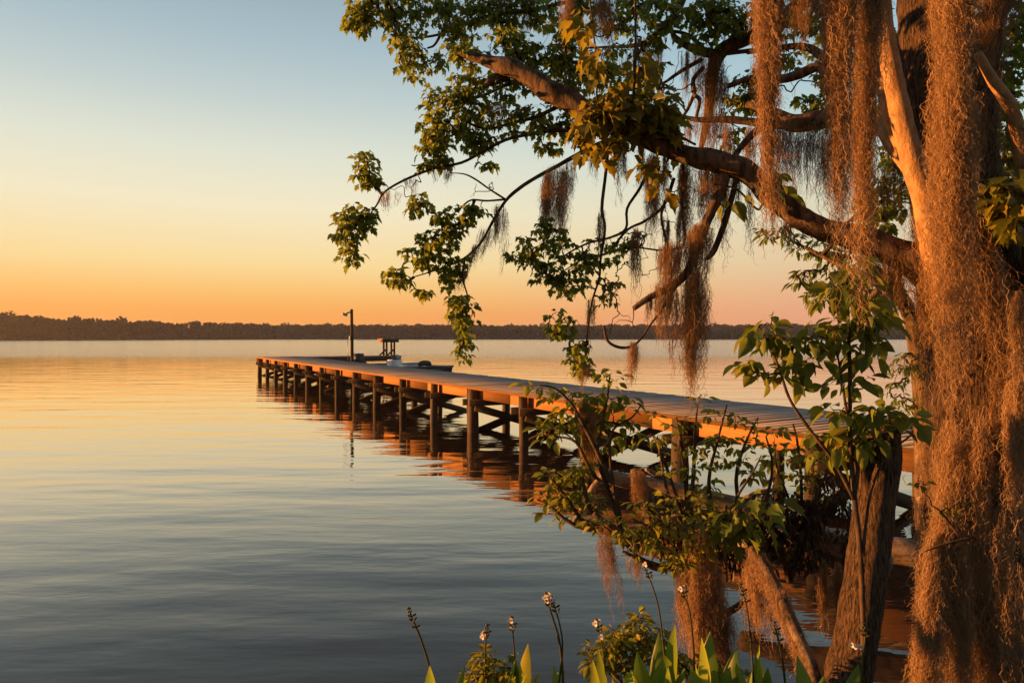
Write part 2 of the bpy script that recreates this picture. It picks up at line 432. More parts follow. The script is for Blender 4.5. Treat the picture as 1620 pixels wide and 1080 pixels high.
T_MAPLE, T_OVAL, T_SLIM = make_tmpl(*tmpl_maple()), make_tmpl(*tmpl_oval()), make_tmpl(*tmpl_slim())

def leaves(mb, pos, dirn, nrm, size, tm, var):
    TP, TT = tm; n = len(pos)
    d = unit(dirn); s = unit(np.cross(nrm, d)); nn = np.cross(d, s)
    V = pos[:, None] + size[:, None, None] * (TP[None, :, :1] * d[:, None] + TP[None, :, 1:2] * s[:, None] + TP[None, :, 2:] * nn[:, None])
    k = len(TP)
    Fc = (TT[None] + (np.arange(n) * k)[:, None, None]).reshape(-1, 3)
    mb.add(V.reshape(-1, 3), Fc, np.repeat(var, k))

def blob_sites(blobs, depth):
    """blobs: (px, py, rx, ry, n[, depth]) -> points"""
    out = []
    for bl in blobs:
        d = bl[5] if len(bl) > 5 else depth
        n = bl[4]
        u = unit(rng.normal(size=(n, 3))) * (rng.uniform(0, 1, (n, 1)) ** (1 / 2.4))
        for k in range(n):
            out.append(P(bl[0] + u[k, 0] * bl[2], bl[1] + u[k, 2] * bl[3], d + u[k, 1] * min(bl[2], bl[3]) * d / F * 1.1))
    return np.array(out).reshape(-1, 3)

def grow(tw, sites, roots, r0=.0028, split=None):
    """join every site to the nearest part of the branch system with thin twigs (a minimum spanning tree)"""
    n = len(sites); nodes = [r for r in roots]; par = [-1] * len(nodes)
    R = np.array(roots)
    best = np.full(n, 1e9); bp_ = np.zeros(n, int)
    for i in range(n):
        dd = np.linalg.norm(R - sites[i], axis=1); bp_[i] = dd.argmin(); best[i] = dd.min()
    left = np.ones(n, bool); order = []; comp = [-1] * len(nodes)
    for _ in range(n):
        i = int(np.where(left, best, 1e9).argmin()); left[i] = False
        nodes.append(sites[i]); par.append(int(bp_[i])); me_ = len(nodes) - 1; order.append((i, me_)); comp.append(me_ if par[-1] < len(roots) else comp[par[-1]])
        dd = np.linalg.norm(sites - sites[i], axis=1) * 1.04
        up = left & (dd < best); best[up] = dd[up]; bp_[up] = me_
    cnt = [1] * len(nodes)
    for k in range(len(nodes) - 1, len(roots) - 1, -1):
        if par[k] >= 0: cnt[par[k]] += cnt[k]
    dirs = np.zeros((n, 3))
    for i, k in order:
        a, b_ = np.array(nodes[par[k]]), np.array(nodes[k]); L = np.linalg.norm(b_ - a)
        dirs[i] = unit(b_ - a)
        r = r0 * min(cnt[k], 60) ** .42
        ra = min(r0 * (min(cnt[par[k]], 80)) ** .42, r * 1.5) if par[k] >= len(roots) else r * 1.3
        j = rng.normal(size=(2, 3)) * L * .09
        p, rr = smooth_path([a, a * .66 + b_ * .34 + j[0] + (0, 0, .05 * L), a * .33 + b_ * .67 + j[1] + (0, 0, .04 * L), b_], [ra, ra * .6 + r * .4, r, r * .8], 2)
        tube(tw if split is None else split.setdefault(comp[k], MB()), p, rr, 4 if r < .008 else 6, cap=False, var=.5)
    return dirs

def rosettes(lb, tw, sites, dirs, tm, size, nleaf=(4, 7), droop=.75, petiole=.5, vmean=.45, vsd=.22, stems=True):
    pos, dr, nr, sz, va = [], [], [], [], []
    for i in range(len(sites)):
        k = random.randint(*nleaf); a0 = random.random() * 6.28
        base_v = random.gauss(vmean, vsd)
        for q in range(k):
            a = a0 + 6.283 * q / k + random.gauss(0, .35)
            out_ = np.array([math.cos(a), math.sin(a), 0])
            s = size * random.choice((random.uniform(.5, .8), random.uniform(.75, 1.2)))
            d = unit(out_ * random.uniform(.45, 1.1) + dirs[i] * .45 + np.array([0, 0, -droop * random.uniform(.3, 1.6)]))
            pd = unit(out_ + dirs[i] * .5 + np.array([0, 0, random.uniform(-.3, .5)])) * petiole * s
            p0 = sites[i] + pd
            nrm = unit(np.array([0, 0, 1.0]) + out_ * .3 + rng.normal(size=3) * .45)
            pos.append(p0); dr.append(d); nr.append(nrm); sz.append(s); va.append(min(1, max(0, base_v + random.gauss(0, .13))))
            if stems and s > .05:
                a1 = sites[i]; sd = unit(np.cross(pd, (0.1, .2, .9))) * .0011
                tw.add([a1 - sd, a1 + sd, p0 + sd, p0 - sd], np.array([[0, 1, 2, 3]]), .6)
    leaves(lb, np.array(pos), np.array(dr), np.array(nr), np.array(sz), tm, np.array(va))

def px_path(pts, z0, z1=None, sub=5):
    """(px, py, radius px) list at depths running from z0 to z1 -> smooth path and radii in metres"""
    z1 = z0 if z1 is None else z1
    n = len(pts); p3, r3 = [], []
    for i, q in enumerate(pts):
        z = z0 + (z1 - z0) * i / (n - 1)
        p3.append(P(q[0], q[1], z)); r3.append(q[2] * z / F)
    return smooth_path(p3, r3, sub)

def ribbon(mb, PT, wid, var):
    """PT (S, K, 3) strand points -> thin twisted ribbons"""
    Sn, K, _ = PT.shape
    a = rng.uniform(0, 6.283, (Sn, 1)) + np.linspace(0, 2.5, K)[None] * rng.normal(0, 1, (Sn, 1))
    side = np.stack([np.cos(a), np.sin(a), np.zeros_like(a)], -1)
    tp = np.ones(K); tp[-1] = .35
    wv = (wid[:, None] * tp[None])[..., None] * .5
    V = np.stack([PT - side * wv, PT + side * wv], 2).reshape(-1, 3)
    b0 = (np.arange(Sn)[:, None] * K + np.arange(K - 1)[None]) * 2
    Q = np.stack([b0, b0 + 1, b0 + 3, b0 + 2], -1).reshape(-1, 4)
    mb.add(V, Q, np.repeat(var, 2 * K))

def rot_about(v, ax, ang):
    c, s = np.cos(ang)[:, None], np.sin(ang)[:, None]
    return v * c + np.cross(ax, v) * s + ax * (ax * v).sum(1, keepdims=True) * (1 - c)

def moss_strands(mb, roots, lens, drift=None, curl=.4, curls=1.0, wid=.0022, K=None, clump_v=.5, outward=None):
    Sn = len(roots)
    K = K or int(min(46, max(7, np.max(lens) / .028)))
    st = lens / (K - 1)
    nz = rng.normal(size=(Sn, K, 3)) * np.array([1, 1, .25])
    rho = .78
    for k in range(1, K): nz[:, k] = nz[:, k - 1] * rho + nz[:, k] * .63
    nz = (nz - nz[:, :1]) * (np.minimum(1, np.arange(K) / 5.0))[None, :, None] * curl * np.minimum(.05, .3 * lens / 4)[:, None, None]
    d = np.array([0, 0, -1.0])
    if drift is not None: d = d + drift
    PT = roots[:, None] + unit(np.broadcast_to(d, (Sn, 3)))[:, None] * (st[:, None] * np.arange(K)[None])[..., None] + nz
    ribbon(mb, PT, rng.uniform(.7, 1.3, Sn) * wid, np.clip(rng.normal(clump_v, .12, Sn), 0, 1))
    nc = int(lens.sum() / .014 * curls)
    if nc:
        si = rng.choice(Sn, nc, p=lens / lens.sum()); ki = rng.integers(0, K, nc)
        p = PT[si, ki]; dv = unit(rng.normal(size=(nc, 3)) * np.array([1, 1, .6]) + np.array([0, 0, -.45]))
        ax = unit(rng.normal(size=(nc, 3))); sp_ = rng.uniform(.004, .0115, nc)[:, None]; an = rng.normal(0, .75, nc)
        C = [p]
        for k in range(5):
            p = p + dv * sp_; C.append(p); dv = unit(rot_about(dv, ax, an) + np.array([0, 0, -.12]))
        ribbon(mb, np.stack(C, 1), rng.uniform(.6, 1.1, nc) * wid * .85, np.clip(rng.normal((clump_v[si] if np.ndim(clump_v) else clump_v) + .03, .13, nc), 0, 1))

def moss_clump(mb, x0, y0, x1, y1, wpx, z, n, taper=.5, curls=.7, v=.5, wid=.0022, wob=.4, rz=.28):
    """beard hanging from (x0, y0) to (x1, y1): strands of uneven length drawn together towards the tip"""
    a, b_ = P(x0, y0, z), P(x1, y1, z)
    L = a[2] - b_[2]; wd = wpx * z / F
    # strands hang in a few tufts so that the outline is ragged
    n = int(n * (2.1 if v > .6 else 1.65)); nt_ = max(3, n // (22 if v > .6 else 12)); tc_ = rng.uniform(-.5, .5, nt_); tl = rng.uniform(.35, 1.0, nt_) * (1 - .45 * np.abs(tc_) ** 1.2); tl[tl.argmax()] = 1.0
    k = rng.integers(0, nt_, n)
    off = np.clip(tc_[k] + rng.normal(0, .07, n), -.6, .6)
    depth_ = rng.uniform(-.5, .5, n) * min(wd, .22)
    roots = np.stack([a[0] + off * wd, a[1] + depth_, a[2] - (np.abs(rng.uniform(-.05, 1, n)) ** 2.2 + 1.6 * off ** 2) * rz * max(L, .12)], -1)
    lens = L * tl[k] * rng.uniform(.55, 1.03, n)
    dr = np.stack([(b_[0] - a[0]) / max(L, .01) - taper * off * wd / max(L, .05), -taper * depth_ / max(L, .05), np.zeros(n)], -1)
    moss_strands(mb, roots, np.maximum(lens, .04), dr, wob, curls, wid, clump_v=v)

# ------------------------------------------------------------------ the dock
def D(p, t, h):
    """dock frame: p to the right of the eye across the dock, t along it, h above the water"""
    return np.array([SC * (cT * p - sT * t), SC * (sT * p + cT * t), CAMH + SC * (h - CAMH)])
SC = 1.283                      # one dock unit in metres; heights count down from eye level
DN, DT, UD, UP = SC * np.array([cT, sT, 0]), SC * np.array([-sT, cT, 0]), np.array([0, 0, SC]), np.array([0, 0, 1.0])
def dbar(mb, a, b, w, h, **kw): bar(mb, a, b, w * SC, h * SC, **kw)
def dtube(mb, pts, rad, *a, **kw): tube(mb, pts, np.asarray(rad) * SC, *a, **kw)
HD = 1.38
TEND = 33.4
dock = thing('wooden_dock', 'long weathered wooden dock with orange lit side beams reaching out over the lake', 'dock', D(6.7, 15, 0))
mb = MB(); t = -.6
while t < TEND - .12:
    wj = .138
    p0, p1 = 5.70 + random.uniform(-.002, .002), 7.70 + random.uniform(-.012, .012)
    obox(mb, D((p0 + p1) / 2, t + wj / 2, HD - .02 + random.uniform(-.004, .004)), DN * (p1 - p0) / 2, DT * wj / 2, UD * .019, random.random())
    t += .1396
mb.build('deck_boards', M['deck'], dock)
mb = MB(); dbar(mb, D(5.690, -.6, HD - .022), D(5.690, TEND - .13, HD - .022), .013, .044, var=.55); mb.build('added_edge_trim', M['fascia'], dock)  # added strip in the orange tone, hiding the plank ends that catch the sun
mb = MB(); p = 7.74
while p < 12.2:
    obox(mb, D(p + .069, (TEND - .15 + 31.85) / 2, HD - .02 + random.uniform(-.004, .004)), DN * .069, DT * (TEND - .15 - 31.85) / 2, UD * .019, random.random())
    p += .147
mb.build('platform_boards', M['deck'], dock)
for pp in (5.96, 6.72, 7.50):
    a = -.6
    while a < TEND - .2:
        b_ = min(a + 3.612, TEND - .06)
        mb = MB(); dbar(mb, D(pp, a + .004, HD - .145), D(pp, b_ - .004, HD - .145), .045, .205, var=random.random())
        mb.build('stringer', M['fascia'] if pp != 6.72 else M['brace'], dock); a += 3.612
for tt in (31.88, TEND - .3):
    mb = MB(); dbar(mb, D(7.76, tt, HD - .145), D(12.2, tt, HD - .145), .045, .205, var=.4); mb.build('platform_stringer', M['brace'], dock)  # darker timber tone paints in the shade on these beams
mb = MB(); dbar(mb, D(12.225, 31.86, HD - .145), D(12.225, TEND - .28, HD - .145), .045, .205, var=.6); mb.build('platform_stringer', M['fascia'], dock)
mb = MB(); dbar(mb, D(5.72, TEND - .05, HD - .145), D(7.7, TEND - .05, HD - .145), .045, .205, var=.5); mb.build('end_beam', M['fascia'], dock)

def piling(p, t, top, r, lean=None):
    mb = MB(); n = 9
    l = np.array([random.gauss(0, .012), random.gauss(0, .012), 0]) if lean is None else lean
    base = D(p, t, -.3); tp = D(p, t, top)
    pts = [base + (tp - base) * k / (n - 1) + l * (1 - k / (n - 1)) * 2.2 for k in range(n)]
    dtube(mb, pts, [r * (1.08 - .16 * k / (n - 1)) for k in range(n)], 12, .10, 5.0, random.random())
    return mb.build('piling', M['pile'], dock, True)
bents = [(6.6 - 2.96) / .8637 + k * 1.806 for k in range(-2, 17)]
for k, t in enumerate(bents):
    if t > TEND: t = TEND - .1
    rr = random.uniform(.076, .10)
    piling(5.83, t, HD - .05, .106 if k in (3, 6, 13) else rr)
    if k in (6, 13): piling(5.86 + .03, t + .21, HD - .05, .09)
    piling(7.60, t + random.uniform(-.05, .05), HD - .05, random.uniform(.07, .095))
    for s in (-1, 1):
        mb = MB(); dbar(mb, D(5.68, t + s * .135, 1.075), D(7.78, t + s * .135, 1.075), .042, .12, var=random.random()); mb.build('cap_beam', M['brace'], dock)
    if k % 4 != 3:
        mb = MB(); dbar(mb, D(5.78, t - .18, 1.0), D(7.66, t - .18, .42), .042, .14, var=random.random()); mb.build('cross_brace', M['brace'], dock)
        mb = MB(); dbar(mb, D(5.78, t + .18, .42), D(7.66, t + .18, 1.0), .042, .14, var=random.random()); mb.build('cross_brace', M['brace'], dock)
for p in (8.8, 10.4, 12.05):
    for t in (32.1, TEND - .4): piling(p, t, HD - .05, .1)
    mb = MB(); dbar(mb, D(p, 31.7, 1.08), D(p, TEND - .1, 1.08), .08, .16, var=.7); mb.build('cap_beam', M['fascia'], dock)

lp = thing('lamp_post', 'tall thin wooden lamp post rising beside the far end of the dock', 'lamp post', D(7.86, 25.55, 0))
mb = MB(); dtube(mb, [D(7.86, 25.55, -.7), D(7.85, 25.55, 1.0), D(7.84, 25.55, 2.3), D(7.83, 25.55, 3.36)], [.072, .066, .06, .053], 10, .05, 5, .4)
mb.build('post', M['pile'], lp, True)
mb = MB(); dbar(mb, D(7.84, 25.55, 3.27), D(7.60, 25.50, 3.19), .05, .05, var=.3); mb.build('bracket', M['steel'], lp)
mb = MB(); c = D(7.55, 25.5, 3.15); obox(mb, c, DN * .085 - UD * .03, DT * .055, UD * .04 + DN * .012, .3); mb.build('lamp_head', M['steel'], lp)
mb = MB(); c = D(7.75, 25.5, 2.27); obox(mb, c, DN * .02, DT * .06, UD * .07, .3); mb.build('meter_box', M['steel'], lp)
mb = MB(); dtube(mb, [D(7.66, 25.5, 2.2), D(7.67, 25.5, 1.4)], [.012, .012], 6); mb.build('conduit', M['steel'], lp)

ct = thing('cleaning_table', 'small raised wooden fish cleaning table on the far dock platform', 'table', D(11.9, 32.4, HD))
tz = HD + .78
mb = MB()
for k in range(4): obox(mb, D(11.8, 32.13 + k * .17, tz + .05), DN * .44, DT * .08, UD * .02, random.random())
mb.build('tabletop', M['deck'], ct)
mb = MB(); dbar(mb, D(11.37, 32.03, tz - .045), D(11.37, 32.75, tz - .045), .035, .15, var=.7); mb.build('apron', M['fascia'], ct)  # orange timber tone paints the sunlit side of the table
mb = MB(); dbar(mb, D(11.40, 32.05, tz - .045), D(12.2, 32.05, tz - .045), .035, .15, var=.4); mb.build('apron', M['brace'], ct)  # same apron in a darker tone, standing in for its shaded front
for pp, q in ((11.62, 32.2), (12.02, 32.2), (11.62, 32.62), (12.02, 32.62)):
    mb = MB(); dbar(mb, D(pp, q, HD), D(pp, q, tz - .0), .08, .08, up=DN, var=.5); mb.build('leg', M['brace'], ct)
    if q < 32.4:
        mb = MB(); dbar(mb, D(pp - .02, q + .06, HD + .30), D(pp - .34, q + .06, HD + .02), .05, .07, var=.5); mb.build('brace', M['brace'], ct)

# ------------------------------------------------------------------ the boat
bc = np.array([(629 - CX) * 27.9 / F, 27.9, .0]) * SC; bc[2] = CAMH + SC * (.17 - CAMH); ba = math.radians(-45)
bx, by = SC * np.array([math.cos(ba), math.sin(ba), 0]), SC * np.array([-math.sin(ba), math.cos(ba), 0])
def B(x, y, z): return bc + bx * x + by * y + UD * z
boat = thing('motor_boat', 'open skiff with a white centre console moored behind the dock', 'boat', bc)
LH = 2.75
xs_ = [-LH, -2.0, -.8, .4, 1.3, 2.0, 2.5, LH + .02]
hb = [.98, 1.02, 1.04, 1.03, .98, .86, .72, .60]
gw = [.92, .92, .92, .93, .95, .97, .99, 1.0]
kl = [-.18, -.2, -.2, -.2, -.17, -.05, .22, .55]
ch = [.12, .1, .1, .1, .14, .24, .42, .66]
def section(i, s=1.0, dz=0):
    return [B(xs_[i], -hb[i] * s, gw[i]), B(xs_[i], -hb[i] * .9 * s, ch[i] + dz), B(xs_[i], 0, kl[i] + dz), B(xs_[i], hb[i] * .9 * s, ch[i] + dz), B(xs_[i], hb[i] * s, gw[i])]
mb = MB(); V = []
for i in range(8): V += section(i)
q = [(5 * i + k, 5 * i + k + 1, 5 * i + k + 6, 5 * i + k + 5) for i in range(7) for k in range(4)]
mb.add(V, [np.array(q), np.array([(0, 1, 2, 3, 4)]) , np.array([(39, 38, 37, 36, 35)])], .4); mb.build('hull', M['hull'], boat)
mb = MB()   # gunwale rail and inner liner
for sgn in (-1, 1):
    for i in range(7):
        a, b_ = B(xs_[i], sgn * hb[i], gw[i] + .015), B(xs_[i + 1], sgn * hb[i + 1], gw[i + 1] + .015); dbar(mb, a, b_, .11, .05, var=.5)
dbar(mb, B(LH, -.6, 1.0), B(LH, .6, 1.0), .1, .09); dbar(mb, B(-LH, -.98, .93), B(-LH, .98, .93), .1, .06)
mb.build('gunwale', M['hull'], boat)
mb = MB(); V = []
for i in range(7): V += [B(xs_[i], -hb[i] * .93, gw[i] - .03), B(xs_[i], -hb[i] * .85, .38), B(xs_[i], hb[i] * .85, .38), B(xs_[i], hb[i] * .93, gw[i] - .03)]
mb.add(V, np.array([(4 * i + k, 4 * i + k + 4, 4 * i + k + 5, 4 * i + k + 1) for i in range(6) for k in range(3)]), .5); mb.build('liner', M['white'], boat)
mb = MB(); V = [B(1.3, -.92, .90), B(1.3, .92, .90), B(2.0, .8, .93), B(2.5, .67, .95), B(2.7, .58, .96), B(2.7, -.58, .96), B(2.5, -.67, .95), B(2.0, -.8, .93)]
mb.add(V, np.array([list(range(8))]), .4); mb.build('bow_deck', M['hull'], boat)
con = MB()
V = [B(-.5, -.27, .38), B(.12, -.27, .38), B(.12, .27, .38), B(-.5, .27, .38), B(-.40, -.22, 1.20), B(-.02, -.22, 1.20), B(-.02, .22, 1.20), B(-.40, .22, 1.20)]
con.add(V, BOXF, .5); con = con.build('console', M['white'], boat)
mb = MB(); mb.add([B(-.05, -.2, 1.19), B(-.05, .2, 1.19), B(-.2, .18, 1.40), B(-.2, -.18, 1.40), B(-.035, -.2, 1.19), B(-.035, .2, 1.19), B(-.185, .18, 1.40), B(-.185, -.18, 1.40)], BOXF, .5); mb.build('windshield', M['glass'], con)
mb = MB(); pts = [B(-.52 - .06 * math.cos(a), .17 * math.sin(a), 1.02 + .15 * math.cos(a)) for a in np.linspace(0, 6.283, 17)]
dtube(mb, pts, [.016] * 17, 6, cap=False); mb.build('steering_wheel', M['black'], con)
mb = MB(); obox(mb, B(1.0, .05, .78), bx * .26, by * .42, UD * .30, .5); obox(mb, B(1.0, .05, 1.10), bx * .28, by * .44, UD * .03, .6); mb.build('cooler_seat', M['white'], boat)
mb = MB(); pts = [B(1.8, -.28, 1.02), B(1.8, -.2, 1.09), B(1.8, 0, 1.12), B(1.8, .2, 1.09), B(1.8, .28, 1.02)]
tube(mb, *smooth_path(pts, [.08, .13, .14, .13, .08], 3), 10); mb.build('bow_seat', M['black'], boat, True)
mb = MB(); obox(mb, B(-2.95, 0, 1.15), bx * .2, by * .17, UD * .26, .5); obox(mb, B(-2.97, 0, .5), bx * .09, by * .07, UD * .6, .5); mb.build('outboard_motor', M['black'], boat)
mb = MB(); dtube(mb, [B(-1.2, -1.0, .95), B(-1.9, -1.5, .98), D(7.7, 27, 1.36)], [.014] * 3, 6); mb.build('mooring_line', M['deck'], boat)

# ------------------------------------------------------------------ the big moss-hung maple
tree = thing('maple_tree', 'big old maple tree draped in long moss, its low limb arching left over the water', 'tree', P(1545, 1100, 4.2))
TR = dict(
    trunk=([(1566, 1180, 108), (1562, 1060, 90), (1556, 900, 78), (1553, 760, 72), (1546, 620, 70), (1532, 500, 62), (1512, 400, 52), (1492, 310, 42)], 4.25, 4.25),
    bare=([(1520, 480, 44), (1484, 380, 27), (1460, 305, 19), (1440, 245, 17), (1420, 165, 15.5), (1404, 90, 15), (1394, 20, 14), (1386, -90, 13)], 4.2, 4.1),
    rear=([(1520, 440, 50), (1492, 310, 46), (1472, 160, 40), (1458, 30, 36), (1450, -110, 33)], 4.35, 4.6),
    fork=([(1590, 640, 62), (1588, 540, 48), (1572, 440, 42), (1556, 340, 34), (1545, 240, 28), (1552, 120, 22), (1575, 0, 18), (1590, -90, 15)], 4.4, 4.7),
    arm=([(1600, 700, 56), (1626, 580, 36), (1644, 470, 24), (1632, 350, 15), (1620, 280, 12), (1612, 220, 11), (1596, 168, 10), (1566, 124, 8), (1545, 85, 6)], 4.3, 4.1),
    root=([(1570, 700, 50), (1590, 800, 44), (1612, 900, 40), (1636, 1010, 40), (1655, 1110, 44)], 4.2, 3.95),
    limb=([(1530, 470, 40), (1455, 418, 27), (1400, 392, 22), (1350, 374, 20), (1300, 362, 19), (1262, 344, 19), (1228, 316, 19), (1195, 282, 18), (1160, 262, 17), (1120, 252, 16), (1080, 243, 15), (1040, 228, 16), (1005, 214, 15), (965, 196, 15), (930, 180, 16), (898, 160, 17), (868, 147, 18), (845, 128, 15), (812, 110, 15), (785, 102, 11), (755, 93, 8), (722, 86, 4)], 4.3, 5.0),
)
def skel(path, z0, z1, sub=5): return px_path(path, z0, z1, sub)
SK = {}
for nme, mname, what in (('trunk', 'ridgebark', 'trunk'), ('bare', 'smoothbark', 'branch'), ('rear', 'ridgebark', 'branch'), ('fork', 'ridgebark', 'branch'), ('arm', 'smoothbark', 'branch'), ('root', 'smoothbark', 'root'), ('limb', 'bark', 'branch')):
    p, r = skel(*TR[nme]); SK[nme] = p
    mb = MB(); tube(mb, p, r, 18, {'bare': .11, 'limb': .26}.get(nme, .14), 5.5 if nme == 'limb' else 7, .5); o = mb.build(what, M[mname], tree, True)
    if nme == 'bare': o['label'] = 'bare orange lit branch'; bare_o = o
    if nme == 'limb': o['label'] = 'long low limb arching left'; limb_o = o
    if nme == 'fork': fork_o = o
    if nme == 'rear': rear_o = o
# stubs of the bare branch and of the limb's broken end
mb = MB(); p, r = px_path([(1470, 300, 10), (1435, 262, 12), (1405, 222, 11), (1390, 190, 10)], 4.2, 4.5); tube(mb, p, r, 12, .1, 8); mb.build('branch', M['smoothbark'], tree, True)
mb = MB(); p, r = px_path([(1452, 285, 8), (1425, 235, 9), (1400, 170, 9), (1390, 100, 8)], 4.22, 4.4); tube(mb, p, r, 12, .1, 8); mb.build('branch', M['smoothbark'], tree, True)
mb = MB(); p, r = px_path([(800, 122, 10), (778, 130, 7), (764, 140, 3)], 4.98, 4.95); tube(mb, p, r, 8, .1, 8); mb.build('stub', M['bark'], limb_o, True)

MID = {}
def branch(pts, z0, z1=None, mname='bark', parent=None, sides=8, rough=.12, name='branch'):
    p, r = px_path(pts, z0, z1, 4); mb = MB(); tube(mb, p, r, sides, rough, 9)
    return p, mb.build(name, M[mname], parent or tree, True)
BR = {}
BR['A'], oA = branch([(985, 212, 5.04), (945, 208, 3.60), (905, 208, 3.24), (870, 208, 2.88), (838, 213, 2.88), (800, 222, 2.59), (765, 240, 2.45), (730, 258, 2.30), (690, 266, 2.16), (645, 283, 2.02), (610, 303, 1.73), (596, 325, 1.44), (585, 340, 1.08)], 4.9, 5.1, 'twig')
BR['B'], oB = branch([(985, 218, 5.04), (945, 230, 4.32), (905, 250, 3.60), (880, 264, 3.31), (850, 280, 3.02), (822, 298, 2.88), (800, 318, 2.59), (780, 350, 2.30), (760, 385, 2.02), (735, 408, 1.58), (700, 424, 1.30), (655, 438, 0.86)], 4.9, 5.0, 'twig')
BR['B2'], _ = branch([(800, 316, 1.73), (775, 300, 1.44), (752, 284, 1.44), (735, 276, 1.15), (715, 274, 0.72)], 4.95, 5.0, 'twig')
BR['B3'], _ = branch([(798, 316, 1.73), (770, 318, 1.44), (745, 317, 1.44), (728, 330, 1.15), (716, 340, 0.72)], 4.95, 4.9, 'twig')
BR['B4'], _ = branch([(736, 408, 1.44), (732, 440, 1.30), (740, 470, 1.15), (738, 500, 0.94), (732, 545, 0.72)], 4.95, 4.9, 'twig')
BR['C1'], _ = branch([(962, 232, 2.88), (958, 275, 2.45), (952, 330, 2.45), (957, 362, 2.16), (950, 410, 2.02), (948, 440, 1.73), (936, 480, 1.44), (928, 540, 1.15)], 4.85, 4.8, 'twig')
BR['C2'], _ = branch([(1035, 250, 2.88), (1012, 298, 2.30), (992, 330, 2.16), (990, 362, 2.16), (965, 376, 1.87), (930, 385, 1.58), (900, 400, 1.30), (880, 415, 0.86)], 4.8, 4.9, 'twig')
BR['C3'], _ = branch([(1066, 282, 2.88), (1050, 325, 2.45), (1020, 350, 2.16), (992, 364, 2.02), (960, 400, 1.58), (925, 408, 1.30), (890, 430, 0.86)], 4.75, 4.9, 'twig')
BR['C4'], _ = branch([(1060, 300, 2.52), (1046, 340, 2.16), (1055, 385, 2.02), (1062, 430, 1.44), (1058, 470, 1.01)], 4.72, 4.7, 'twig')
BR['C5'], _ = branch([(1080, 262, 2.16), (1078, 330, 1.87), (1082, 385, 1.73), (1050, 396, 1.44), (1000, 392, 1.30), (950, 405, 0.86)], 4.7, 4.85, 'twig')
BR['D'], oD = branch([(1150, 262, 9), (1140, 300, 9), (1120, 345, 8), (1105, 385, 7.5), (1090, 425, 7), (1072, 446, 6.5), (1050, 460, 6), (1025, 472, 5), (1002, 488, 4)], 4.6, 4.55)
oD['label'] = 'broken dead branch pointing left'
BR['E'], _ = branch([(1072, 450, 2.4), (1048, 488, 2), (1030, 512, 1.8), (1008, 542, 1.8), (985, 550, 2.4), (962, 540, 2.4), (955, 515, 2)], 4.55, 4.5, 'twig')
BR['H'], _ = branch([(1170, 262, 4), (1150, 340, 5), (1130, 395, 5), (1118, 410, 3)], 4.62, 4.6, 'twig')
# the upper, farther branches seen against the sky
BR['U1'], _ = branch([(1290, -20, 13), (1230, 40, 12), (1180, 62, 12), (1140, 82, 11), (1126, 120, 10), (1120, 180, 7), (1108, 235, 4)], 5.4, 5.6)
BR['U2'], _ = branch([(1085, -25, 9), (1070, 20, 5.76), (1048, 45, 5.76), (1024, 68, 4.32), (990, 75, 2.88), (955, 76, 1.73), (920, 78, 1.44)], 5.5, 5.7)
BR['U3'], _ = branch([(1024, 68, 2.88), (1056, 52, 2.59), (1090, 58, 2.88), (1120, 84, 4.32), (1165, 84, 3.60), (1210, 78, 3.60)], 5.55, 5.5)
BR['U4'], _ = branch([(1140, 90, 9), (1108, 82, 8), (1086, 74, 6), (1068, 62, 5), (1062, 52, 3)], 5.5, 5.6)
BR['U5'], _ = branch([(1400, 205, 14), (1350, 192, 13), (1300, 190, 15), (1255, 196, 15), (1225, 182, 10), (1180, 165, 5)], 4.8, 5.2)
BR['U6'], _ = branch([(1300, 196, 10), (1240, 198, 8), (1200, 195, 7), (1150, 190, 6), (1100, 190, 4), (1060, 180, 3), (1040, 176, 2)], 5.0, 5.3)
BR['U7'], _ = branch([(1210, 196, 6), (1188, 215, 6), (1168, 238, 5), (1158, 258, 5)], 5.0, 4.8)
BR['U8'], _ = branch([(1330, 175, 10), (1300, 110, 8), (1265, 118, 8), (1235, 126, 7), (1190, 124, 5), (1150, 138, 4)], 5.0, 5.3)
BR['U9'], _ = branch([(1320, 108, 7), (1280, 78, 6), (1240, 76, 5), (1180, 84, 4)], 5.1, 5.4)
BR['U10'], _ = branch([(1112, 108, 3.60), (1096, 128, 3.60), (1098, 150, 3.60), (1106, 160, 2.88), (1100, 190, 2.88)], 5.5, 5.4)
BR['U11'], _ = branch([(1098, 150, 2.88), (1086, 176, 2.59), (1078, 186, 1.44)], 5.5, 5.5)
BR['U12'], _ = branch([(1110, 95, 3.60), (1080, 112, 3.24), (1065, 122, 2.88), (1050, 132, 2.16), (1030, 140, 1.44)], 5.5, 5.6)
BR['U13'], _ = branch([(1080, 20, 4), (990, -10, 4), (900, 5, 3), (830, 20, 3), (760, 30, 2.6), (700, 55, 2), (640, 60, 1.6), (590, 30, 1.2)], 5.6, 5.9)
BR['U14'], _ = branch([(720, -20, 3), (708, 30, 2.6), (690, 70, 2), (676, 78, 1.4)], 5.8, 5.8)
BR['U15'], _ = branch([(855, 140, 4), (820, 130, 3), (770, 150, 2.4), (735, 165, 2), (705, 200, 1.6), (690, 240, 1.2)], 5.0, 5.2)
BR['U16'], _ = branch([(900, 160, 4), (850, 185, 3), (810, 195, 2.4), (770, 205, 2), (730, 190, 1.6)], 4.95, 5.1)
BR['U17'], _ = branch([(1390, 120, 8), (1340, 40, 8), (1280, 5, 7), (1200, -20, 6), (1100, -40, 5)], 4.9, 5.6)
BR['V1'], _ = branch([(1430, 420, 9), (1400, 450, 7), (1375, 440, 5), (1330, 420, 4), (1290, 400, 3), (1250, 380, 2)], 4.9, 5.6)
BR['V2'], _ = branch([(1400, 450, 5), (1360, 480, 4), (1320, 470, 3), (1290, 450, 2)], 5.0, 5.5)
ob = thing('overhead', '', '') if False else None
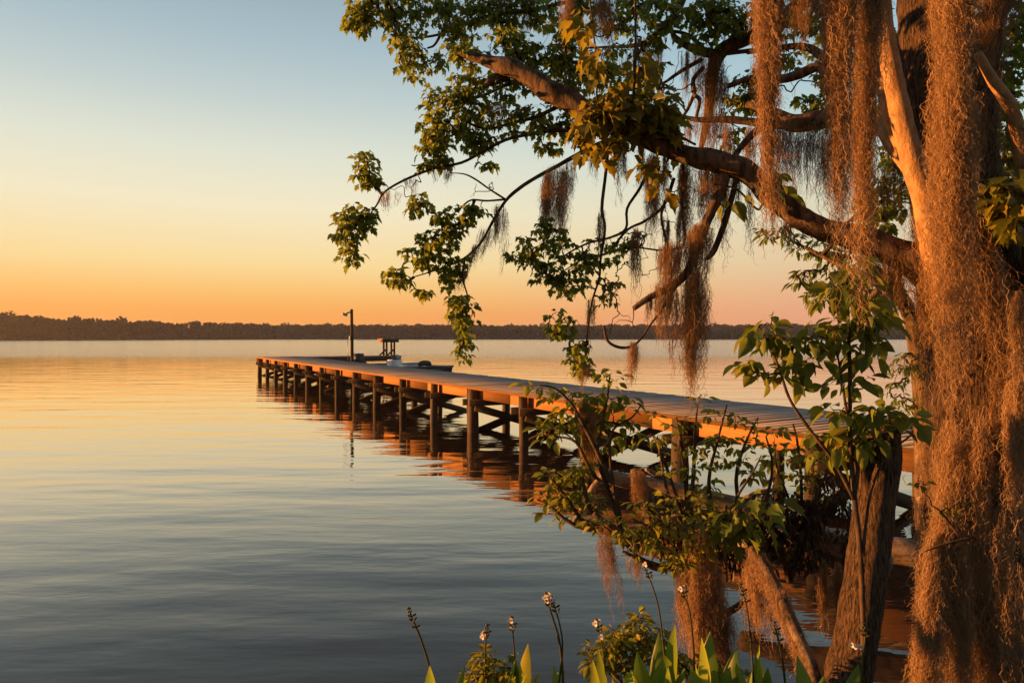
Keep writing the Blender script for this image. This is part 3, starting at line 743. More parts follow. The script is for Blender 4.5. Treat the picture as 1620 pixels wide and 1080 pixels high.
p, r = smooth_path([P(1450, -105, 4.5), P(1425, -130, 4.0), P(1395, -120, 3.5), P(1340, -112, 3.36), P(1270, -108, 3.38), P(1215, -108, 3.4), P(1140, -118, 3.4)], [.13, .10, .075, .06, .05, .04, .02], 4); mb = MB(); tube(mb, p, r, 10, .1, 8); mb.build('branch', M['bark'], tree, True); BR['O1'] = p
p, r = px_path([(1450, -105, 30), (1480, -115, 20), (1520, -110, 16), (1570, -100, 11), (1630, -110, 8)], 4.5, 3.6); mb = MB(); tube(mb, p, r, 10, .1, 8); mb.build('branch', M['bark'], tree, True)

def crown(parent, keys, blobs, z, tm, size, mname, name='foliage', r0=.0024, **kw):
    if mname == 'maple' and tm is T_MAPLE: blobs = [b_[:4] + (int(b_[4] * 2.0),) + b_[5:] for b_ in blobs]; size *= .86
    roots = np.vstack([BR[k] if k in BR else SK[k] for k in keys])
    s = blob_sites(blobs, z); tw, lb = MB(), MB()
    dirs = grow(tw, s, list(roots), r0)
    rosettes(lb, tw, s, dirs, tm, size, **kw)
    return lb.build(name, M[mname], parent, second=(tw, M['twig']))
# spray by spray along the branches over the water
crown(tree, ['U13', 'U14', 'U17'], [(565, 28, 26, 28, 16), (600, 18, 45, 28, 26), (640, 52, 30, 34, 18), (652, 100, 26, 26, 14), (700, 18, 50, 26, 24), (692, 100, 10, 18, 5), (722, 45, 34, 30, 14), (760, 18, 36, 24, 16), (800, 30, 40, 26, 18), (860, 22, 40, 26, 14), (640, 10, 40, 20, 12), (820, 5, 60, 20, 16), (930, 18, 40, 24, 12), (1000, 20, 40, 30, 16), (975, 45, 30, 25, 8)], 5.7, T_MAPLE, .075, 'maple', vmean=.5)
crown(limb_o, ['limb', 'U15', 'U16'], [(745, 95, 26, 26, 9), (742, 140, 32, 30, 16), (700, 160, 28, 26, 13), (692, 200, 28, 32, 16), (690, 235, 30, 26, 14), (735, 190, 34, 34, 16), (785, 180, 46, 36, 18), (760, 225, 34, 20, 10), (812, 130, 40, 26, 14), (820, 85, 50, 26, 18), (870, 95, 40, 26, 14), (800, 62, 34, 20, 9), (850, 190, 46, 34, 16), (900, 120, 30, 30, 10), (905, 200, 40, 26, 16), (870, 235, 16, 12, 4), (930, 130, 40, 40, 12), (890, 60, 40, 30, 12), (960, 120, 30, 30, 6), (730, 75, 22, 18, 5)], 5.05, T_MAPLE, .074, 'maple', vmean=.42)
crown(oA, ['A'], [(578, 268, 18, 26, 9), (590, 282, 14, 16, 4), (560, 345, 34, 22, 13), (548, 368, 28, 24, 10), (580, 350, 18, 20, 6), (556, 400, 14, 20, 6), (690, 262, 30, 10, 6), (770, 262, 10, 8, 2)], 5.1, T_MAPLE, .078, 'maple', vmean=.4)
crown(oB, ['B', 'B2', 'B3', 'B4'], [(664, 326, 16, 18, 6), (690, 378, 34, 32, 16), (720, 350, 34, 28, 13), (745, 330, 24, 16, 6), (668, 405, 34, 22, 10), (632, 438, 24, 18, 9), (705, 420, 34, 22, 10), (672, 464, 14, 8, 3), (712, 440, 14, 14, 4), (724, 485, 24, 26, 11), (736, 508, 16, 28, 9), (735, 550, 12, 22, 7)], 4.95, T_MAPLE, .074, 'maple', vmean=.42)
crown(tree, ['C1', 'C2', 'C3', 'C5', 'E'], [(860, 358, 16, 14, 5), (832, 398, 26, 26, 11), (880, 390, 28, 28, 11), (862, 430, 34, 20, 10), (900, 445, 34, 22, 11), (915, 410, 30, 30, 8), (888, 515, 24, 24, 11), (920, 560, 24, 26, 12), (915, 585, 14, 10, 4), (940, 400, 30, 30, 6), (985, 400, 30, 26, 5), (965, 460, 26, 30, 5), (1005, 380, 20, 20, 3)], 4.85, T_MAPLE, .068, 'maple', vmean=.42)
crown(rear_o, ['U1', 'U2', 'U3', 'U5', 'U6', 'U8', 'U9', 'U10', 'U12', 'U17'], [(1060, 20, 40, 30, 12), (1130, 22, 55, 34, 28), (1110, 60, 40, 30, 10), (1180, 40, 40, 34, 18), (1250, 40, 44, 44, 22), (1290, 20, 50, 40, 20), (1230, 95, 34, 24, 9), (1195, 135, 34, 30, 16), (1175, 160, 40, 22, 12), (1200, 172, 20, 20, 6), (1030, 55, 30, 20, 8), (1010, 130, 40, 34, 12), (960, 90, 34, 40, 12), (1160, 215, 20, 22, 4), (1290, 170, 40, 40, 12), (1330, 130, 40, 60, 16), (1020, 100, 40, 30, 9)], 5.4, T_MAPLE, .076, 'maple', vmean=.28)
crown(fork_o, ['fork', 'rear', 'arm', 'V1'], [(1390, 330, 44, 50, 34, 5.6), (1430, 250, 40, 60, 24, 5.8), (1320, 60, 50, 70, 24, 5.8), (1400, 120, 30, 120, 26, 5.8), (1560, 260, 34, 70, 30, 5.2), (1590, 330, 34, 60, 30, 5.1), (1600, 230, 26, 60, 22, 5.2), (1575, 120, 44, 80, 36, 5.4), (1610, 60, 30, 70, 26, 5.3), (1530, 60, 30, 70, 16, 5.6), (1600, 420, 26, 40, 14, 5.2), (1540, 180, 40, 80, 26, 5.5), (1500, 120, 40, 120, 20, 5.8)], 5.5, T_MAPLE, .085, 'maple', vmean=.3)
crown(tree, ['arm'], [(1585, 330, 26, 26, 7, 4.0), (1600, 300, 22, 40, 7, 4.0), (1605, 350, 20, 24, 5, 3.9), (1570, 315, 20, 16, 4, 4.0)], 4.0, T_MAPLE, .12, 'vine', vmean=.35)
# bare interlaced twigs among the hanging branches
tw = {}; s_ = blob_sites([(930, 400, 50, 26, 26), (985, 385, 50, 30, 30), (1040, 375, 40, 40, 24), (1020, 420, 40, 30, 16), (960, 460, 40, 50, 18), (985, 520, 40, 30, 10), (1060, 330, 30, 40, 14), (1100, 300, 40, 50, 14), (760, 300, 30, 20, 6), (640, 300, 40, 20, 8)], 4.75)
grow(None, s_, list(np.vstack([BR[k] for k in ('C1', 'C2', 'C3', 'C4', 'C5', 'D', 'E', 'B2', 'A')])), .0017, tw)
for q_ in tw.values(): q_.build('twig', M['twig'], tree, True)
tw = {}; s_ = blob_sites([(900, 100, 60, 60, 16), (980, 90, 50, 50, 18), (1060, 130, 60, 50, 26), (1130, 150, 60, 60, 22), (1200, 140, 60, 60, 26), (1280, 150, 50, 60, 20), (1180, 230, 50, 30, 12), (860, 10, 40, 30, 8)], 5.35)
grow(None, s_, list(np.vstack([BR[k] for k in ('U1', 'U2', 'U3', 'U5', 'U6', 'U8', 'U9', 'U12', 'U11', 'U13')])), .0018, tw)
for q_ in tw.values(): q_.build('twig', M['twig'], tree, True)
# the second tree behind, whose crown shows under the limb
t2 = thing('background_tree', 'small leafy tree under the big limb, between sapling and mossy trunk', 'tree', P(1470, 1000, 5.9))
p, r = px_path([(1475, 1040, 22), (1470, 800, 20), (1462, 620, 17), (1440, 500, 12), (1400, 440, 8), (1360, 410, 5)], 5.9, 5.7); mb = MB(); tube(mb, p, r, 10, .1, 8); mb.build('trunk', M['bark'], t2, True); BR['T2'] = p
crown(t2, ['T2', 'V1'], [(1228, 372, 34, 16, 12), (1262, 385, 30, 16, 10), (1290, 440, 50, 22, 22), (1330, 405, 60, 24, 26), (1350, 455, 60, 34, 34), (1300, 470, 34, 20, 12), (1400, 450, 50, 34, 24), (1400, 500, 44, 26, 12), (1300, 395, 30, 18, 8)], 5.6, T_SLIM, .082, 'maple', vmean=.28, droop=.5, nleaf=(5, 8))
crown(t2, ['T2'], [(1425, 600, 24, 40, 18), (1440, 570, 22, 26, 9), (1440, 640, 20, 26, 9)], 5.7, T_SLIM, .07, 'maple', vmean=.35, droop=.5)

# the yellow leaved vine over the limb
vine = thing('climbing_vine', 'yellow green broad leaved vine trailing over the middle of the arching limb', 'vine', P(1000, 210, 4.75))
p, r = px_path([(1003, -40, 2), (1005, 60, 2), (1003, 130, 2), (998, 175, 2.4), (970, 190, 2), (935, 170, 2)], 4.55, 4.7); mb = MB(); tube(mb, p, r, 5); BR['W'] = p
p, r = px_path([(930, -30, 1.6), (938, 50, 1.6), (945, 110, 1.6), (948, 170, 2), (1000, 195, 2.2), (1060, 210, 2), (1100, 230, 2)], 4.6, 4.65); tube(mb, p, r, 5); BR['W2'] = p
mb.build('stem', M['twig'], vine, True)
crown(vine, ['W', 'W2', 'limb'], [(918, 45, 16, 28, 5), (942, 100, 20, 34, 7), (1008, 100, 16, 30, 5), (930, 200, 24, 30, 9), (960, 165, 34, 26, 9), (1000, 160, 34, 30, 10), (1040, 172, 30, 22, 8), (1000, 205, 40, 20, 9), (1050, 205, 34, 20, 7), (945, 240, 26, 16, 6), (985, 235, 30, 16, 5), (1060, 225, 24, 16, 4), (1020, 270, 18, 16, 3), (1040, 280, 18, 20, 3)], 4.62, T_MAPLE, .135, 'vine', vmean=.45, nleaf=(2, 4), vsd=.28)
crown(vine, ['W', 'W2', 'limb'], [(1000, 175, 50, 30, 16), (1050, 175, 36, 26, 14), (960, 185, 40, 22, 8), (1030, 205, 50, 18, 10), (925, 215, 26, 18, 5)], 4.66, T_MAPLE, .10, 'vine', vmean=.18, nleaf=(3, 5))
sv = thing('creeper_sprig', 'few broad green leaves on the bend of the arching limb', 'creeper', P(1215, 300, 4.5))
p, r = px_path([(1130, 292, 1.6), (1165, 300, 1.8), (1195, 330, 2), (1205, 325, 2), (1222, 290, 1.6)], 4.5, 4.45); mb = MB(); tube(mb, p, r, 5); BR['sv'] = p; mb.build('stem', M['twig'], sv)
crown(sv, ['sv'], [(1150, 318, 14, 12, 2), (1222, 300, 14, 16, 3), (1232, 280, 12, 8, 2), (1185, 308, 10, 8, 1)], 4.45, T_OVAL, .13, 'sapling', nleaf=(2, 3))

# ------------------------------------------------------------------ the lower thicket
st = thing('broken_trunk', 'leaning broken topped tree trunk with ridged bark, just left of the mossy maple', 'tree trunk', P(1345, 1090, 3.7))
p, r = px_path([(1332, 1180, 44), (1342, 1080, 38), (1356, 1010, 34), (1368, 930, 33), (1378, 850, 33), (1386, 790, 32), (1392, 740, 31), (1398, 700, 28), (1412, 672, 14), (1418, 650, 5)], 3.65, 3.8)
r = r * .94
mb = MB(); tube(mb, p, r, 22, .10, 9, .5); mb.build('trunk', M['ridgebark'], st, True); BR['st'] = p
p, r = px_path([(1378, 800, 14), (1366, 750, 13), (1360, 715, 10), (1357, 695, 4)], 3.72, 3.72); mb = MB(); tube(mb, p, r, 10, .12, 10); mb.build('stub', M['ridgebark'], st, True)
p, r = px_path([(1400, 790, 10), (1414, 752, 10), (1420, 720, 8), (1420, 690, 5)], 3.76, 3.8); mb = MB(); tube(mb, p, r, 10, .12, 10); mb.build('stub', M['ridgebark'], st, True)

sap = thing('leafy_sapling', 'tall thin sapling with big oval green leaves beside the broken trunk', 'sapling', P(1368, 1060, 3.6))
def stems(key, plist, parent, z0, z1, mname='twig', name='stem'):
    for i, pl in enumerate(plist):
        p, r = px_path(pl, z0, z1, 4); mb = MB(); tube(mb, p, r, 6, .08, 12); mb.build(name, M[mname], parent, True); BR[key + str(i)] = p
    return [key + str(i) for i in range(len(plist))]
k = stems('sap', [[(1368, 1060, 4), (1364, 900, 4), (1352, 780, 4), (1345, 690, 3.6), (1345, 600, 3.2), (1342, 520, 2.6), (1340, 450, 2), (1336, 410, 1.4)],
                  [(1352, 790, 3), (1320, 730, 3), (1282, 680, 2.8), (1250, 632, 2.4), (1232, 580, 2), (1216, 545, 1.6), (1200, 515, 1.2)],
                  [(1345, 690, 2.6), (1338, 640, 2.2), (1330, 590, 1.8), (1325, 560, 1.2)],
                  [(1352, 790, 3.2), (1358, 740, 3.2), (1350, 710, 2.6), (1390, 690, 2), (1425, 680, 1.6)],
                  [(1366, 880, 2.6), (1378, 780, 2), (1405, 720, 2), (1440, 690, 1.4)]], sap, 3.55, 3.6)
crown(sap, k, [(1345, 425, 20, 20, 5), (1320, 470, 26, 26, 7), (1365, 470, 26, 30, 7), (1335, 520, 40, 26, 11), (1385, 500, 26, 22, 7), (1300, 525, 24, 20, 6), (1350, 560, 34, 18, 6), (1378, 545, 26, 16, 5), (1270, 548, 26, 16, 6), (1235, 545, 24, 18, 6), (1200, 540, 24, 26, 7), (1190, 580, 22, 12, 4), (1216, 600, 18, 14, 4), (1255, 590, 18, 14, 4), (1210, 510, 20, 10, 3), (1290, 570, 20, 12, 3),
                 (1325, 650, 22, 16, 5), (1355, 665, 40, 22, 9), (1310, 690, 22, 18, 5), (1345, 700, 26, 18, 6), (1395, 655, 34, 20, 8), (1430, 670, 26, 22, 7), (1380, 690, 30, 12, 4), (1330, 610, 16, 12, 3), (1372, 610, 16, 14, 3), (1300, 720, 16, 14, 3)], 3.6, T_OVAL, .115, 'sapling', nleaf=(2, 4), droop=.6, r0=.0022, vmean=.45, vsd=.25)

log = thing('fallen_log', 'pale bleached fallen log lying across the thicket in front of the dock', 'log', P(1100, 800, 5.6))
mb = MB(); p, r = px_path([(935, 742, 6), (960, 752, 11), (990, 760, 12), (1030, 768, 13), (1070, 776, 14), (1110, 788, 15), (1160, 800, 16), (1210, 818, 18), (1260, 838, 20), (1330, 868, 23), (1400, 900, 26)], 5.7, 5.2); tube(mb, p, r, 12, .12, 7); mb.build('trunk', M['log'], log, True); BR['log'] = p
for pts in ([(960, 752, 8), (940, 770, 6), (925, 800, 5), (905, 830, 3)], [(1110, 790, 7), (1070, 818, 6), (1030, 830, 5), (985, 838, 5), (945, 832, 3)], [(1070, 778, 7), (1050, 758, 5), (1022, 742, 3)], [(1160, 800, 6), (1200, 780, 5), (1240, 772, 3)]):
    p, r = px_path(pts, 5.6, 5.5, 4); mb = MB(); tube(mb, p, r, 8, .12, 9); mb.build('branch', M['log'], log, True)
l2 = thing('sunken_log', 'dark wet log lying low in the water behind the broken trunk', 'log', P(1330, 870, 5.9))
mb = MB(); p, r = px_path([(1170, 862, 16), (1230, 850, 20), (1290, 852, 22), (1350, 866, 24), (1420, 872, 22), (1480, 885, 20)], 6.2, 5.6); tube(mb, p, r, 12, .12, 7); mb.build('trunk', M['log'], l2, True)
l3 = thing('mossy_snag', 'slanting mossy dead stem from the thicket down to the arrowhead leaves', 'dead stem', P(1285, 1085, 3.6))
mb = MB(); p, r = px_path([(1190, 868, 8), (1215, 905, 9), (1238, 950, 9), (1262, 1005, 10), (1285, 1060, 11), (1300, 1130, 13)], 4.4, 3.6); tube(mb, p, r, 10, .14, 9); mb.build('stem', M['bark'], l3, True); SNAG = p
l4 = thing('mossy_stump', 'upright rotten stump swathed in hanging moss below the green shrubs', 'stump', P(1118, 1060, 4.9))
mb = MB(); p, r = px_path([(1140, 1110, 30), (1128, 1020, 24), (1120, 950, 22), (1112, 890, 24), (1100, 845, 20), (1085, 815, 12)], 4.8, 5.0); tube(mb, p, r, 12, .18, 8); mb.build('trunk', M['bark'], l4, True); STUMP = p
for pts in ([(1110, 900, 8), (1080, 890, 7), (1040, 898, 6), (1012, 885, 4), (985, 872, 2)], [(1125, 980, 8), (1160, 965, 6), (1185, 950, 5), (1210, 962, 3), (1222, 985, 2)], [(1105, 850, 8), (1050, 845, 7), (1000, 850, 8), (965, 832, 6), (940, 812, 4)]):
    p, r = px_path(pts, 4.95, 4.9, 4); mb = MB(); tube(mb, p, r, 8, .15, 9); mb.build('branch', M['bark'], l4, True)
l5 = thing('leaning_stub', 'short mossy stub standing on the bleached log, leaning left', 'stump', P(1030, 820, 5.3))
mb = MB(); p, r = px_path([(1035, 830, 13), (1022, 790, 12), (1010, 760, 11), (1003, 742, 6)], 5.3, 5.3); tube(mb, p, r, 10, .15, 9); mb.build('trunk', M['bark'], l5, True)

def shrub(name, label, base, key, stlist, blobs, z, tm, size, mname, cat='shrub', z0=None, **kw):
    o = thing(name, label, cat, base)
    k = stems(key, stlist, o, z0 or z, z)
    crown(o, k, blobs, z, tm, size, mname, r0=.0018, **kw); return o
shrub('leafy_shrub', 'bushy green shrub standing left of the bleached log tip, before the dock', P(985, 840, 5.3), 'sa',
      [[(985, 845, 5), (972, 780, 4.5), (945, 715, 4), (922, 670, 3.4), (905, 640, 2.4), (880, 615, 1.6), (850, 608, 1.2)],
       [(985, 845, 5), (975, 810, 4), (962, 770, 4), (945, 720, 3.4), (955, 660, 2.6), (962, 620, 2), (965, 592, 1.2)],
       [(960, 770, 3), (935, 745, 2.6), (912, 700, 2.2), (880, 690, 1.6), (850, 685, 1)],
       [(975, 800, 3), (965, 720, 2.6), (970, 680, 2), (1000, 660, 1.6), (1015, 640, 1)]],
      [(850, 612, 26, 8, 4), (880, 625, 30, 12, 6), (962, 605, 18, 18, 6), (930, 635, 34, 20, 11), (975, 645, 34, 20, 11), (900, 655, 30, 16, 7), (940, 670, 40, 16, 10), (985, 672, 22, 14, 5), (870, 682, 34, 12, 9), (880, 665, 24, 10, 5), (950, 700, 34, 14, 7), (1000, 692, 22, 16, 4), (930, 720, 20, 20, 4)], 5.25, T_OVAL, .095, 'shrub', z0=4.98, droop=.35, nleaf=(3, 5), vmean=.42)
shrub('leafy_shrub', 'low clump of yellow green leaves spilling over the water at the log tip', P(965, 840, 5.0), 'sb',
      [[(1000, 848, 4), (960, 836, 4), (925, 826, 3.6), (895, 785, 2.6), (870, 755, 1.6)], [(985, 845, 4), (930, 838, 3.4), (895, 822, 3), (870, 800, 2), (850, 790, 1.2)], [(965, 832, 4), (938, 812, 3.4), (926, 780, 3), (920, 740, 2)]],
      [(875, 755, 24, 16, 7), (905, 750, 26, 18, 8), (870, 785, 26, 16, 8), (905, 785, 30, 16, 9), (890, 810, 26, 12, 6), (925, 735, 16, 22, 5), (950, 800, 24, 16, 5)], 5.1, T_OVAL, .085, 'shrub', z0=4.95, droop=.3, nleaf=(3, 6), vmean=.5)
shrub('leafy_shrub', 'open twiggy shrub with upright shoots between the bleached log and the dock beam', P(1100, 830, 5.0), 'sc',
      [[(1090, 840, 4), (1085, 760, 3.4), (1078, 700, 2.6), (1070, 660, 1.6)], [(1090, 840, 4), (1098, 740, 3), (1100, 680, 2), (1104, 640, 1.2)], [(1130, 840, 4), (1122, 760, 3), (1135, 700, 2), (1150, 640, 1.4)],
       [(1180, 850, 4), (1165, 760, 3), (1180, 700, 2), (1200, 660, 1.2)], [(1090, 840, 3), (1060, 790, 2.6), (1045, 720, 2), (1040, 690, 1.2)], [(1180, 850, 3), (1215, 780, 2.4), (1222, 730, 2), (1212, 690, 1.2)], [(1090, 840, 3), (1040, 700, 2.4), (1025, 690, 1.4)]],
      [(1104, 640, 18, 14, 4), (1070, 668, 26, 16, 7), (1040, 700, 24, 18, 6), (1085, 705, 30, 18, 8), (1130, 650, 18, 12, 3), (1150, 690, 26, 16, 7), (1175, 665, 26, 12, 6), (1195, 700, 22, 14, 5), (1120, 730, 34, 18, 7), (1160, 740, 34, 16, 7), (1075, 745, 24, 16, 5), (1215, 720, 16, 16, 4), (1035, 660, 14, 12, 2), (1130, 705, 20, 14, 4), (1200, 750, 26, 14, 6), (1060, 735, 40, 20, 5), (1110, 770, 40, 16, 6), (1160, 720, 40, 16, 5), (1225, 680, 18, 14, 3)], 4.95, T_OVAL, .074, 'shrub', droop=.35, nleaf=(3, 5), vmean=.38)
shrub('leafy_shrub', 'tangled yellow green shrub covering the mossy stump below the bleached log', P(1090, 930, 4.8), 'sd',
      [[(1110, 930, 4), (1080, 870, 3), (1040, 840, 2), (1000, 820, 1.4)], [(1110, 930, 4), (1100, 860, 3), (1080, 800, 2)], [(1110, 930, 4), (1060, 900, 3), (1010, 880, 2), (960, 835, 1.4), (935, 830, 1)], [(1110, 930, 3), (1140, 850, 2.4), (1150, 800, 1.6)]],
      [(950, 830, 26, 8, 5), (990, 845, 24, 16, 6), (1030, 830, 34, 22, 12), (1075, 825, 34, 22, 12), (1050, 865, 34, 18, 6), (1010, 870, 24, 12, 4), (1100, 800, 34, 22, 9), (1135, 830, 30, 24, 9), (1090, 870, 26, 20, 7), (1020, 800, 26, 16, 5), (1060, 790, 24, 16, 5), (1165, 850, 24, 24, 7), (1030, 850, 50, 20, 9), (1090, 840, 50, 26, 10), (975, 825, 30, 12, 7), (1060, 895, 30, 12, 7), (1125, 800, 30, 20, 8)], 4.6, T_OVAL, .068, 'shrub', z0=4.9, droop=.35, nleaf=(3, 5), vmean=.55, vsd=.25)
shrub('withered_bush', 'dark withered bush hanging over the water behind the grapevine leaves', P(1245, 900, 5.1), 'se',
      [[(1250, 920, 5), (1235, 860, 4), (1220, 810, 3), (1210, 780, 1.6)], [(1250, 920, 5), (1270, 850, 4), (1290, 790, 3), (1310, 745, 1.6)], [(1290, 860, 4), (1320, 800, 3), (1335, 760, 2), (1318, 735, 1.2)], [(1335, 900, 4), (1345, 840, 3), (1345, 800, 2)]],
      [(1230, 800, 50, 26, 42), (1230, 845, 60, 34, 60), (1280, 800, 30, 26, 30), (1080, 860, 50, 26, 40), (1030, 850, 40, 18, 20), (1280, 880, 40, 22, 26), (1160, 880, 50, 22, 40), (1310, 760, 20, 22, 14), (1290, 830, 30, 26, 18), (1330, 800, 20, 30, 16), (1340, 850, 14, 26, 10), (1180, 830, 24, 24, 14), (1210, 880, 60, 24, 26), (1120, 850, 50, 30, 24)], 5.15, T_SLIM, .08, 'dry', cat='bush', droop=1.0, nleaf=(4, 7), vmean=.4)
shrub('grape_vine', 'cluster of broad dark green lobed leaves in front of the withered bush', P(1160, 900, 4.5), 'sf',
      [[(1150, 920, 3), (1148, 850, 2.6), (1165, 790, 2.2), (1190, 750, 1.6), (1205, 720, 1)], [(1160, 850, 2), (1200, 820, 1.6), (1215, 850, 1.2)]],
      [(1185, 800, 24, 18, 5), (1175, 840, 22, 18, 5), (1205, 830, 20, 22, 4), (1160, 810, 14, 14, 2), (1215, 800, 14, 14, 2)], 4.5, T_MAPLE, .16, 'sapling', cat='vine', droop=.8, nleaf=(2, 3), vmean=.2)
shrub('leafy_shrub', 'loose shrub with small leaves climbing the dock piling beside the sapling', P(1262, 820, 5.2), 'sg',
      [[(1270, 850, 3), (1268, 760, 2.4), (1262, 700, 1.8), (1255, 670, 1.2)], [(1270, 850, 3), (1245, 780, 2), (1230, 740, 1.4), (1225, 700, 1)], [(1270, 850, 3), (1300, 800, 2), (1320, 780, 1.2)]],
      [(1258, 715, 18, 34, 16), (1272, 760, 14, 30, 12), (1235, 760, 26, 16, 8), (1290, 730, 16, 20, 6), (1220, 700, 18, 12, 4), (1225, 735, 16, 14, 4), (1280, 850, 24, 14, 6), (1250, 870, 24, 12, 5), (1310, 790, 16, 14, 3)], 5.2, T_OVAL, .07, 'shrub', droop=.4, nleaf=(3, 5), vmean=.35)
shrub('leafy_shrub', 'little yellow green leafy bush at the water edge among the arrowhead plants', P(1005, 1090, 3.6), 'sh',
      [[(1005, 1110, 3), (1000, 1060, 2.4), (985, 1020, 1.6), (975, 1000, 1)], [(1005, 1110, 3), (1020, 1050, 2), (1015, 1000, 1.4), (1018, 975, 1)], [(1005, 1110, 3), (970, 1060, 2), (955, 1020, 1.2)], [(1005, 1110, 3), (1045, 1060, 2), (1055, 1020, 1)]],
      [(1005, 985, 22, 12, 8), (985, 1010, 30, 16, 16), (1020, 1010, 30, 18, 16), (960, 1026, 24, 18, 13), (1000, 1040, 40, 18, 20), (1045, 1030, 26, 20, 13), (970, 1060, 34, 16, 16), (1060, 1050, 26, 18, 14), (935, 1050, 16, 24, 9), (1100, 1060, 30, 18, 12), (1160, 1066, 30, 14, 9)], 3.6, T_OVAL, .06, 'shrub', droop=.1, nleaf=(4, 6), vmean=.68)
shrub('leafy_shrub', 'tiny yellow green bush below the shortest white flower stalk', P(775, 1100, 3.2), 'si',
      [[(775, 1110, 2), (772, 1070, 1.6), (775, 1040, 1)], [(775, 1110, 2), (790, 1075, 1.4), (800, 1060, 1)], [(775, 1110, 2), (755, 1075, 1.2)]],
      [(768, 1062, 22, 12, 14), (772, 1042, 16, 12, 8), (800, 1062, 16, 14, 10), (750, 1072, 14, 10, 7), (778, 1078, 32, 10, 14)], 3.2, T_OVAL, .05, 'shrub', droop=.1, nleaf=(4, 6), vmean=.7)
shrub('leafy_shrub', 'small red tinged sprig growing out of the moss low on the big trunk', P(1500, 850, 3.8), 'sj',
      [[(1540, 850, 2), (1500, 860, 1.8), (1465, 872, 1.2)], [(1520, 850, 2), (1490, 810, 1.4), (1475, 800, 1)]],
      [(1490, 805, 22, 10, 4), (1455, 770, 12, 10, 3), (1530, 800, 12, 10, 2)], 3.78, T_OVAL, .06, 'shrub', droop=.4, nleaf=(2, 3), vmean=.5)

# ------------------------------------------------------------------ arrowhead plants along the bank
def lance(mb, base, tip, wid, bend, var, roll):
    n = 9; d = tip - base; L = np.linalg.norm(d)
    side = unit(np.array([math.cos(roll), math.sin(roll) * .8, 0])); bk = np.array([-side[1], side[0], 0])
    prof = [.16, .16, .2, .5, .85, 1.0, .88, .52, .04]
    V = []
    for k in range(n):
        u = k / (n - 1)
        c = base + d * u + bk * bend * L * (u ** 2.2) - UP * abs(bend) * L * .25 * u ** 3
        hw = wid * prof[k] / 2
        V += [c - side * hw + bk * hw * .35, c, c + side * hw + bk * hw * .35]
    Q = [(3 * k + j, 3 * k + j + 1, 3 * k + j + 4, 3 * k + j + 3) for k in range(n - 1) for j in (0, 1)]
    mb.add(V, np.array(Q), var)
def flower(mb_p, mb_c, c, r, face):
    face = unit(face); u = unit(np.cross(face, (.3, .2, .9))); v = np.cross(face, u)
    for k in range(3):
        a = 2.094 * k + .4; d = u * math.cos(a) + v * math.sin(a); e = -u * math.sin(a) + v * math.cos(a)
        V = [c] + [c + d * r * (.55 + .5 * math.cos(q)) + e * r * .55 * math.sin(q) + face * r * .25 * (.5 + .5 * math.cos(q)) for q in np.linspace(-2.6, 2.6, 9)]
        mb_p.add(V, np.array([(0, i, i + 1) for i in range(1, 9)]), random.random())
    pts = [c + face * r * q for q in (0, .12, .22)]
    tube(mb_c, pts, [r * .22, r * .25, r * .1], 7)
def stalk(parent, pts, z, flowers, bud=False):
    """flower stalk with bud whorls; flowers = list of (px, py) open blooms"""
    p, r = px_path(pts, z, z, 4); mb = MB(); tube(mb, p, r, 6, var=.4)
    top = p[-1]; ax = unit(p[-1] - p[-3])
    nwh = 3 if bud else 2
    for k in range(nwh + 2):     # whorls of small round buds
        c = p[-1] - ax * (.018 * k if k < 3 else .03 + .03 * (k - 2))
        for q in range(3):
            a = 2.09 * q + k; o_ = np.array([math.cos(a), math.sin(a), .6]) * .009 * (1.3 if k > 1 else .6)
            tube(mb, [c, c + o_, c + o_ * 1.7, c + o_ * 2.0], [.0015, .005, .0045, .001], 6, var=.9 if bud else .6)
    so_ = mb.build('flower_stalk', M['stalk'], parent, True)
    for fx, fy in flowers:
        a, b_ = MB(), MB(); flower(a, b_, P(fx, fy, z - .01), random.uniform(.0125, .0165), np.array([random.uniform(-1.3, -.3), -1, random.uniform(-.1, .4)]))
        a.build('flower', M['petal'], so_)
        b_.build('flower_centre', M['vine'], so_, True)
def arrowhead(label, bx_, z, lvs, stalks):
    o = thing('arrowhead_plant', label, 'plant', P(bx_, 1210, z), 'arrowhead plants along the near bank')
    mb = MB()
    for (tx, ty, wpx, bend) in lvs:
        b0 = P(bx_ + (tx - bx_) * .25 + random.uniform(-6, 6), 1210, z + random.uniform(-.06, .06)); tp = P(tx, ty, z + random.uniform(-.12, .12))
        lance(mb, b0, tp, wpx * 1.2 * z / F, bend * 1.7 + random.gauss(0, .05), min(1, max(0, random.gauss(.45, .28))), random.uniform(-1.3, 1.3))
    if lvs: mb.build('leaves', M['lance'], o)
    for s_ in stalks: stalk(o, *s_)
    return o
arrowhead('small arrowhead plant below the leaning budded stalk, farthest out along the bank', 682, 3.1, [(683, 1056, 22, .05), (672, 1090, 20, -.1), (726, 1064, 16, .06), (700, 1090, 20, .1)],
          [([(694, 1140, 2.2), (680, 1060, 2), (665, 1010, 1.8), (652, 980, 1.5), (646, 964, 1)], 3.1, [], True)])
arrowhead('arrowhead plant with two short stalks of white flowers beside the tiny bush', 800, 3.15, [(830, 1020, 26, .04), (856, 1048, 18, .14), (812, 1036, 22, -.05), (845, 1075, 20, .2), (790, 1076, 20, -.1), (860, 1062, 16, .1), (822, 1060, 24, 0), (870, 1075, 18, .1), (800, 1056, 20, -.12), (838, 1050, 24, .08)],
          [([(766, 1140, 1.8), (768, 1060, 1.6), (768, 1020, 1.4), (771, 990, 1)], 3.15, [(765, 1003), (763, 1008)], False),
           ([(816, 1140, 1.8), (815, 1060, 1.6), (812, 1010, 1.4), (809, 978, 1)], 3.15, [(808, 982), (811, 993)], False)])
